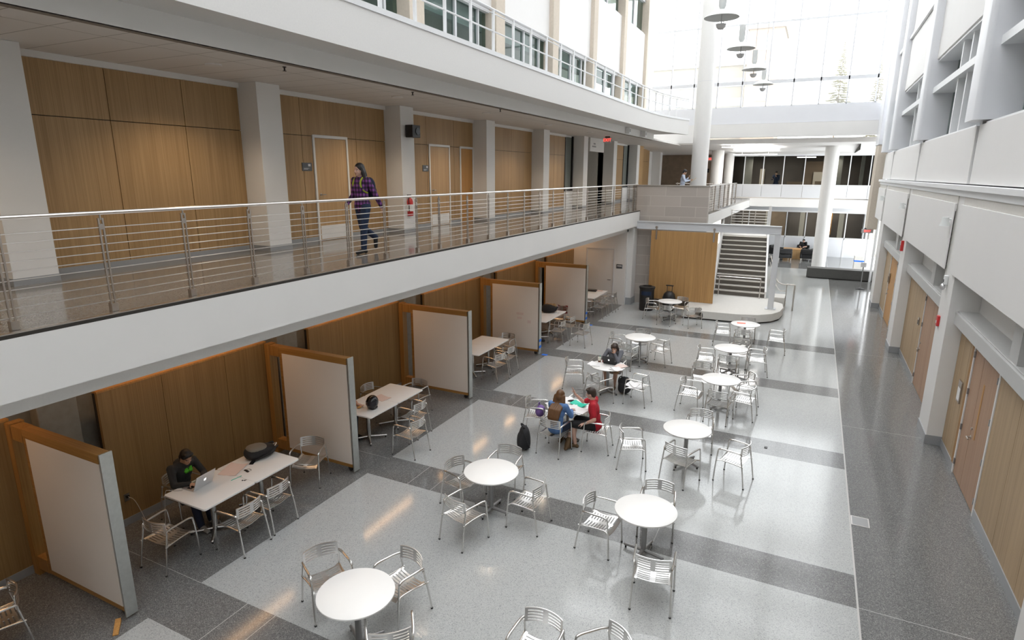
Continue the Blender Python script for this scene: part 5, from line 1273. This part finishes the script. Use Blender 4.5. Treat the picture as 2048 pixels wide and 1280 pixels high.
def person(label, loc, rz, J, wear, skin='skin_a', hair='hair_black', vox=.010, k=1.0, group=None, fem=False):
    """J: joint positions in the person's own frame (faces +Y, floor at z=0)"""
    t = thing('person', label, 'person', loc, rz, group)
    G = {a: Vector(b_) for a, b_ in J.items() if not a.startswith('hand')}
    H = frame(J['look'])
    hc = G['head']; nb = G['neck']; ch = G['chest']; pe = G['pelvis']
    body = MB(); head_shapes(body, hc, H, k)
    chain(body, [nb, hc+H @ Vector((0, -.022, -.06))], [.056*k, .050*k])
    sl, sr = G['shL'], G['shR']
    def torso(mb, g):
        chain(mb, [sl+Vector((.03, 0, -.022)), nb-Vector((0, 0, .035)), sr+Vector((-.03, 0, -.022))], [.054+g, .060+g, .054+g])
        ax = (sr-sl).normalized(); up = (nb-pe).normalized(); fw = up.cross(ax).normalized()
        R = Matrix((ax, fw, up)).transposed()
        w = .150 if not fem else .135
        mb.ell(ch+fw*.005, (w+g, .100+g, .165+g), 20, 12, R)
        mid = (ch+pe)*.5
        mb.ell(mid, ((.128 if fem else .142)+g, .096+g, .15+g), 20, 12, R)
        mb.ell(pe, ((.158 if fem else .150)+g, .108+g, .115+g), 20, 12, R)
        if fem:
            for s in (-1, 1): mb.ell(ch+ax*s*.062+fw*.062+up*.0, (.055+g, .048+g, .052+g), 12, 8, R)
    torso(body, 0)
    arms = (('L', sl, -1), ('R', sr, 1))
    for s, sh, sg in arms:
        chain(body, [sh, sh.lerp(G['el'+s], .5), G['el'+s]], [.050, .043, .037])
        chain(body, [G['el'+s], G['el'+s].lerp(G['wr'+s], .35), G['wr'+s]], [.038, .037, .024])
        hd = J['hand'+s]; hand(body, G['wr'+s], hd[0], hd[1], hd[2] if len(hd) > 2 else (1 if s == 'L' else -1), hd[3] if len(hd) > 3 else .35)
    for s in 'LR':
        hp, kn, an = G['hip'+s], G['kn'+s], G['an'+s]
        chain(body, [hp, hp.lerp(kn, .5), kn], [.088, .075, .056])
        chain(body, [kn, kn.lerp(an, .35), an], [.055, .056, .036])
        toe = G['toe'+s]; chain(body, [an-Vector((0, 0, .03)), toe], [.036, .026])
    b = fuse(body, 'body', [skin, 'eye_dark', 'eye_white', 'lip', hair], t, vox)
    paint_face(b, hc, H, k)
    # clothing
    sv = wear.get('sleeve', 1.0)
    mb = MB(); torso(mb, .016)
    for s, sh, sg in arms:
        el, wr = G['el'+s], G['wr'+s]
        if sv <= .5:
            e = sh.lerp(el, sv*2); chain(mb, [sh, e], [.064, .057])
        else:
            f_ = min(1., (sv-.5)*2); chain(mb, [sh, sh.lerp(el, .5), el], [.064, .055, .049]); chain(mb, [el, el.lerp(wr, f_*.5), el.lerp(wr, f_*.96)], [.049, .045, .037])
    if wear.get('hem'):
        dn = (pe-ch).normalized(); mb.ell(pe+dn*wear['hem'], (.165, .122, .10), 20, 12)
    if wear.get('hood'):
        mb.ell(nb+Vector((0, -.07, .0)), (.12, .07, .07), 16, 10); chain(mb, [nb+Vector((-.08, .0, .0)), nb+Vector((0, .06, -.03)), nb+Vector((.08, 0, 0))], [.04, .035, .04])
    if wear.get('collar'):
        chain(mb, [nb+Vector((-.065, -.01, .015)), nb+Vector((-.05, .055, -.02)), nb+Vector((0, .075, -.045)), nb+Vector((.05, .055, -.02)), nb+Vector((.065, -.01, .015)), nb+Vector((0, -.065, .02)), nb+Vector((-.065, -.01, .015))], [.018]*7)
    fuse(mb, wear.get('top_name', 'shirt'), [wear['top']], t, vox*1.15)
    mb = MB(); ln = wear.get('leg', 1.0)
    ax = (G['hipR']-G['hipL']).normalized(); mb.ell(pe-Vector((0, 0, .01)), (.165, .120, .105), 18, 12)
    for s in 'LR':
        hp, kn, an = G['hip'+s], G['kn'+s], G['an'+s]
        if ln <= .5: e = hp.lerp(kn, ln*2); chain(mb, [hp, hp.lerp(e, .5), e], [.100, .094, .082])
        else:
            f_ = (ln-.5)*2; chain(mb, [hp, hp.lerp(kn, .5), kn], [.100, .086, .069]); chain(mb, [kn, kn.lerp(an, f_*.5), kn.lerp(an, f_)], [.069, .064, wear.get('cuff', .056)])
    fuse(mb, wear.get('bottom_name', 'trousers'), [wear['bottom']], t, vox*1.15)
    for s in 'LR':
        an, toe = G['an'+s], G['toe'+s]; d_ = (toe-an); d_.z = 0 if abs(d_.z) < .1 else d_.z
        hl = an-Vector((d_.x, d_.y, 0)).normalized()*.045-Vector((0, 0, .045)) if (an.z < .12) else an+(an-toe).normalized()*.03
        mb = MB(); chain(mb, [hl, an-Vector((0, 0, .02)) if an.z < .12 else an, toe], [.038, .046, .038])
        if wear.get('boot'): chain(mb, [an, an.lerp(G['kn'+s], .3)], [.055, .060])
        o = fuse(mb, 'shoe', [wear['shoe']], t, .010, 2)
    # hair
    P = lambda x, y, z: hc+H @ Vector((x, y, z))*k
    mb = MB()
    st_ = wear.get('hair', 'short')
    mb.ell(P(0, -.020, .042), (.085*k, .098*k, .097*k), 20, 14, H)
    mb.ell(P(0, -.055, -.01), (.078*k, .060*k, .080*k), 18, 12, H)
    for s in (-1, 1): mb.ell(P(s*.066, -.005, .045), (.020*k, .050*k, .050*k), 12, 8, H)
    if st_ in ('short', 'shaggy'):
        for s in (-1, 1): mb.ell(P(s*.028, .040, .098), (.050*k, .042*k, .024*k), 12, 8, H)
    if st_ == 'wavy':
        for s in (-1, 1): chain(mb, [P(s*.072, -.01, .03), P(s*.086, -.03, -.07), P(s*.092, -.04, -.15), P(s*.085, -.035, -.22)], [.026, .036, .042, .03])
        chain(mb, [P(0, -.07, .02), P(.01, -.095, -.09), P(-.01, -.10, -.20)], [.06, .075, .05])
    if st_ == 'long':
        dn = Vector((0, -.05, -1)).normalized()
        for x in (-.085, -.05, -.015, .02, .055, .085):
            q0 = P(x, -.055+.2*abs(x), .0); rr_ = .036
            L = .46-.7*abs(x)+.03*math.sin(x*90)
            bk = Vector((0, -.075, 0))
            chain(mb, [q0, q0+Vector((x*.2, -.03, -.15)), Vector((q0.x*1.0+x*.2, nb.y-.185, nb.z-.10)), Vector((q0.x*.95+x*.15, nb.y-.245, nb.z-.24)), Vector((q0.x*.8+x*.1+.01*math.sin(x*70), nb.y-.262, hc.z-.06-L))], [rr_, rr_*1.1, rr_*1.05, rr_, rr_*.45])
    if st_ == 'shaggy':
        for s in (-1, 1): chain(mb, [P(s*.070, .0, .05), P(s*.084, -.02, -.03), P(s*.080, -.03, -.09)], [.03, .034, .022])
        chain(mb, [P(-.05, .07, .085), P(.03, .086, .07), P(.06, .07, .05)], [.026, .024, .02]); chain(mb, [P(0, -.08, 0), P(0, -.085, -.09)], [.06, .05])
    if st_ == 'none': pass
    else: fuse(mb, 'hair', [hair], t, .010, 2)
    return t, G, H

def seated(**ov):
    J = dict(pelvis=(0, -.03, .53), chest=(0, -.01, .83), neck=(0, .02, 1.02), head=(0, .05, 1.155), look=(0, 1, -.15),
             shL=(-.175, .0, .985), shR=(.175, .0, .985), elL=(-.22, .06, .72), elR=(.22, .06, .72), wrL=(-.16, .28, .77), wrR=(.16, .28, .77),
             handL=((.1, 1, 0), (0, 0, -1)), handR=((-.1, 1, 0), (0, 0, -1)),
             hipL=(-.09, .0, .52), hipR=(.09, .0, .52), knL=(-.11, .42, .52), knR=(.11, .42, .52), anL=(-.11, .40, .085), anR=(.11, .40, .085), toeL=(-.12, .56, .035), toeR=(.12, .56, .035))
    J.update(ov); return J
# woman walking along the gallery
JW = dict(pelvis=(0, 0, .93), chest=(0, .02, 1.22), neck=(0, .02, 1.41), head=(-.005, .045, 1.545), look=(.08, 1, -.02),
          shL=(-.16, .0, 1.365), shR=(.16, .03, 1.365), elL=(-.225, -.13, 1.10), elR=(.205, .03, 1.09), wrL=(-.235, -.26, .87), wrR=(.215, .20, .92),
          handL=((-.05, -.35, -1), (1, 0, 0)), handR=((0, .45, -1), (-1, 0, 0)),
          hipL=(-.085, 0, .89), hipR=(.085, 0, .89), knL=(-.085, .07, .49), knR=(.085, -.05, .48), anL=(-.08, .09, .085), anR=(.085, -.36, .27), toeL=(-.085, .25, .035), toeR=(.09, -.36, .085))
tw, G, H = person('walking woman in a purple plaid shirt and jeans on the left gallery', (-7.66, 9.08, 4.0), PI-.16, JW,
       dict(top='plaid_purple', bottom='denim', shoe='black_cloth', sleeve=1.0, leg=1.0, hem=.07, collar=1, hair='wavy', top_name='plaid_shirt', bottom_name='jeans'), 'skin_c', 'hair_black', fem=True)
for s in (-1, 1):
    MB().tube(smooth_path([(s*.085, -.09, 1.38), (s*.092, -.01, 1.432), (s*.098, .080, 1.38), (s*.100, .112, 1.29), (s*.118, .075, 1.19), (s*.135, -.02, 1.13)], 5), .017, 8).build('pack_strap', 'lime', tw, smooth=80)
t = thing('backpack', 'dark backpack with lime straps on the back of the walking woman', 'backpack', (-7.66, 9.08, 4.0), PI-.16)
MB().ell((0, -.205, 1.22), (.13, .085, .20), 18, 12).build('body', 'navy', t, smooth=80); MB().ell((0, -.275, 1.15), (.10, .035, .11), 14, 10).build('front_pocket', 'black_cloth', t, smooth=80)
# man with yellow paper on the bridge
JM = dict(pelvis=(0, 0, .95), chest=(0, .01, 1.26), neck=(0, .03, 1.46), head=(0, .075, 1.60), look=(0, 1, -.55),
          shL=(-.185, .0, 1.42), shR=(.185, .0, 1.42), elL=(-.22, .08, 1.15), elR=(.23, .12, 1.16), wrL=(-.10, .27, 1.34), wrR=(.08, .34, 1.22),
          handL=((.3, .2, 1), (.2, 1, 0)), handR=((-.1, 1, .25), (-.6, 0, .8)),
          hipL=(-.09, 0, .91), hipR=(.09, 0, .91), knL=(-.10, .02, .50), knR=(.10, .02, .50), anL=(-.10, 0, .085), anR=(.10, 0, .085), toeL=(-.11, .17, .035), toeR=(.11, .17, .035))
person('man in a pale blue shirt reading a yellow sheet behind the stone wall', (-5.92, 30.6, 4.0), R_(-80), JM, dict(top='shirt_pale', bottom='navy', shoe='black_cloth', collar=1), 'skin_b', 'hair_black', .012)
sheet('yellow_sheet', (-5.42, 30.72, 5.24), R_(-80), .24, .30, 'yellow_paper', 'yellow sheet of paper held by the man in the pale blue shirt', 'paper', 1, .003, .01).rotation_euler = (R_(40), 0, R_(-80))
# student in dark hoodie, near bay (faces +X)
J1 = seated(chest=(0, .06, .84), neck=(0, .13, 1.02), head=(0, .215, 1.13), look=(.05, 1, -.55), shL=(-.19, .09, .985), shR=(.19, .09, .985), elL=(-.26, .23, .76), elR=(.26, .23, .76), wrL=(-.10, .42, .785), wrR=(.12, .42, .785),
            handL=((.2, 1, -.1), (0, 0, -1)), handR=((-.2, 1, -.1), (0, 0, -1)), anL=(-.10, .50, .085), anR=(.12, .55, .085), toeL=(-.11, .66, .035), toeR=(.13, .71, .035))
tp, G, H = person('student in a dark hoodie with a green print, bent over the silver laptop', (-8.66, 5.50, 0), -PI/2, J1, dict(top='hoodie', bottom='navy', shoe='shoe_grey', hood=1, top_name='hoodie'), 'skin_b', 'hair_black')
pr = MB()
for a, b_, c, d_ in ((-.095, .975, .075, .07), (.0, .975, .06, .055)):
    pass
for x0, w in ((-.07, .055), (.0, .055)):
    pr.obox((x0, .185, .90), (w*.5, 0, 0), (.0, .004, .012), (0, -.012, .032)); pr.obox((x0+.01, .187, .90), (.012, .0, .02), (.0, .004, .002), (.02, -.0, -.028))
pr.build('chest_print', 'print_green', tp, smooth=0)
# long-haired woman in blue, back to the viewer (faces +Y)
J2 = seated(chest=(0, .04, .83), neck=(0, .10, 1.01), head=(-.01, .155, 1.135), look=(-.10, 1, -.35), shL=(-.165, .06, .975), shR=(.165, .06, .975), elL=(-.22, .18, .75), elR=(.24, .17, .75), wrL=(-.10, .36, .785), wrR=(.14, .38, .785),
            anL=(-.10, .40, .085), anR=(.17, .16, .085), knR=(.17, .42, .50), toeR=(.19, .02, .035), toeL=(-.12, .56, .035))
J2['toeR'] = (.20, .30, .035)
person('long-haired woman in a blue sweater sitting with her back to the viewer', (-4.20, 10.53, 0), R_(-6), J2, dict(top='sweater_blue', bottom='navy', shoe='boot_brown', boot=1, leg=.36, hem=.04, hair='long', top_name='sweater', bottom_name='shorts'), 'skin_c', 'hair_auburn', fem=True)
# man in red polo (faces -X), one hand raised
J3 = seated(chest=(0, .02, .85), neck=(0, .05, 1.04), head=(0, .10, 1.18), look=(.05, 1, -.28), shL=(-.19, .0, 1.005), shR=(.19, .05, 1.01), elL=(-.27, -.06, .74), wrL=(-.22, .16, .60), handL=((.2, 1, -.4), (.2, -.2, -1), 1, .3),
            elR=(.20, .31, .90), wrR=(.12, .47, 1.08), handR=((-.05, .35, 1), (-.5, .6, 0), -1, .12), knL=(-.16, .43, .53), knR=(.13, .43, .53), anL=(-.13, .36, .085), anR=(.10, .46, .085), toeL=(-.15, .53, .035), toeR=(.12, .62, .035))
person('man in a red polo shirt raising one hand while talking across the papers', (-3.55, 10.99, 0), R_(94), J3, dict(top='polo_red', bottom='shorts_black', shoe='boot_brown', sleeve=.36, leg=.46, collar=1, hem=.02, top_name='polo_shirt', bottom_name='shorts'), 'skin_c', 'hair_brown')
# student in grey jacket, hand on face (faces -Y, towards the viewer)
J4 = seated(chest=(0, .09, .82), neck=(0, .17, .99), head=(-.03, .24, 1.09), look=(.15, 1, -.35), shL=(-.18, .11, .955), shR=(.18, .11, .955), elR=(.27, .26, .78), wrR=(.10, .40, .79), handR=((-.4, 1, -.1), (0, 0, -1)),
            elL=(-.17, .40, .775), wrL=(-.07, .365, .965), handL=((.35, -.35, 1), (.3, -1, 0), 1, .25), knL=(-.14, .43, .52), knR=(.14, .43, .52))
person('student in a grey jacket leaning his face on one hand behind the black laptop', (-4.31, 14.93, 0), PI, J4, dict(top='jacket_grey', bottom='shorts_tan', shoe='boot_brown', leg=.48, collar=1, hair='shaggy', top_name='jacket', bottom_name='shorts'), 'skin_a', 'hair_brown')
# mostly hidden people of the second and fourth bays
J5 = seated(chest=(0, .08, .83), neck=(0, .15, 1.0), head=(0, .21, 1.12), elL=(-.24, .30, .77), elR=(.24, .30, .77), wrL=(-.10, .52, .785), wrR=(.14, .52, .785))
person('person at the helmet table almost hidden by the second whiteboard, bare forearms on the table', (-8.66, 9.06, 0), -PI/2, J5, dict(top='shorts_black', bottom='navy', shoe='black_cloth', sleeve=.36), 'skin_c', 'hair_black', .012)
person('orange-topped person almost hidden by the fourth whiteboard edge', (-8.60, 17.72, 0), -PI/2, seated(anR=(.11, .78, .10), anL=(-.08, .86, .10), toeL=(-.09, .98, .08), toeR=(.12, .92, .08)), dict(top='shirt_orange', bottom='shorts_tan', shoe='black_cloth', leg=.6), 'skin_c', 'hair_brown', .012)
# far lounge
JL = seated(pelvis=(0, .0, .52), chest=(0, -.08, .78), neck=(0, -.12, .95), head=(0, -.12, 1.08), anL=(-.11, .62, .30), anR=(.11, .62, .30), knL=(-.11, .42, .55), knR=(.11, .42, .55), toeL=(-.12, .68, .45), toeR=(.12, .68, .45), wrL=(-.05, .30, .70), wrR=(.1, .30, .70))
person('dark-clothed person lounging in the far armchair group by the wooden table', (-.45, 46.05, .0), PI*.97, JL, dict(top='shorts_black', bottom='hoodie', shoe='sign_white', sleeve=.4), 'skin_c', 'hair_black', .014)
person('second dark-clothed person lounging in the far group, nearest the round column', (.54, 45.86, .0), PI*.9, JL, dict(top='hoodie', bottom='shorts_black', shoe='black_cloth', sleeve=.4), 'skin_c', 'hair_black', .014)
# someone in the far upper room
person('small figure in a blue top inside the far upper glass room', (-2.55, 45.0, 4.022), R_(160), JM, dict(top='denim', bottom='navy', shoe='black_cloth'), 'skin_b', 'hair_black', .016)
# ================================================================ LIGHT AND CAMERA
W = bpy.data.worlds.new('World'); SC.world = W; W.use_nodes = True
nt = W.node_tree; nt.nodes.clear()
out = nt.nodes.new('ShaderNodeOutputWorld'); bg = nt.nodes.new('ShaderNodeBackground')
bg.inputs[0].default_value = (.955, .975, 1.0, 1); bg.inputs[1].default_value = 4.3
nt.links.new(bg.outputs[0], out.inputs[0])
def area(name, loc, rot, sx_, sy_, e, col, spread=PI):
    L = bpy.data.lights.new(name, 'AREA'); L.shape = 'RECTANGLE'; L.size = sx_; L.size_y = sy_; L.energy = e; L.color = col; L.spread = spread
    o = bpy.data.objects.new(name, L); COL.objects.link(o); o.location = loc; o.rotation_euler = rot; return o
# warm strip lamps under the low ceiling of the study bays, one per bay
for k in range(-1, 5):
    area('bay_strip_lamp', (-9.05, 6.4+4.27*k, 3.2), (0, 0, 0), .12, 2.9, 13, (1., .58, .28))
for x in (-3.6, .6):
    area('far_room_fill', (x, 45.2, 6.6), (0, 0, 0), .3, 1.2, 60, (1., .93, .85)); area('far_hall_fill', (x, 49, 3.3), (0, 0, 0), .3, 1.2, 40, (1., .85, .68))  # added fill lights, lift the dark rooms behind the far glass
# sun behind thin cloud: a large soft disc
L = bpy.data.lights.new('sun', 'SUN'); L.energy = .9; L.angle = .35; L.color = (1, .97, .93)
o = bpy.data.objects.new('sun', L); COL.objects.link(o); o.rotation_euler = (R_(-28), R_(-16), 0)
# camera
F_PX = 1201.6
cam = bpy.data.cameras.new('camera'); cam.sensor_fit = 'HORIZONTAL'; cam.sensor_width = 36; cam.lens = F_PX/2048*36; cam.clip_end = 500; cam.clip_start = .05
co = bpy.data.objects.new('camera', cam); COL.objects.link(co)
yaw, pit, rol = (math.radians(a) for a in (-26.352, 13.703, 0.286))
f = V(math.sin(yaw), math.cos(yaw), 0); r = V(math.cos(yaw), -math.sin(yaw), 0); u = V(0, 0, 1)
f2 = f*math.cos(pit)-u*math.sin(pit); u2 = u*math.cos(pit)+f*math.sin(pit)
r3 = r*math.cos(rol)+u2*math.sin(rol); u3 = u2*math.cos(rol)-r*math.sin(rol)
m4 = Matrix((( r3.x, u3.x, -f2.x, 0), (r3.y, u3.y, -f2.y, 0), (r3.z, u3.z, -f2.z, 5.5), (0, 0, 0, 1)))
co.matrix_world = m4
SC.camera = co
SC.view_settings.view_transform = 'Standard'; SC.view_settings.look = 'None'; SC.view_settings.gamma = 1; SC.view_settings.use_curve_mapping = False
SC.view_settings.exposure = .12
SC.cycles.max_bounces = 8; SC.cycles.diffuse_bounces = 4; SC.cycles.glossy_bounces = 4; SC.cycles.transparent_max_bounces = 12; SC.cycles.sample_clamp_indirect = 6; SC.cycles.caustics_reflective = False; SC.cycles.caustics_refractive = False
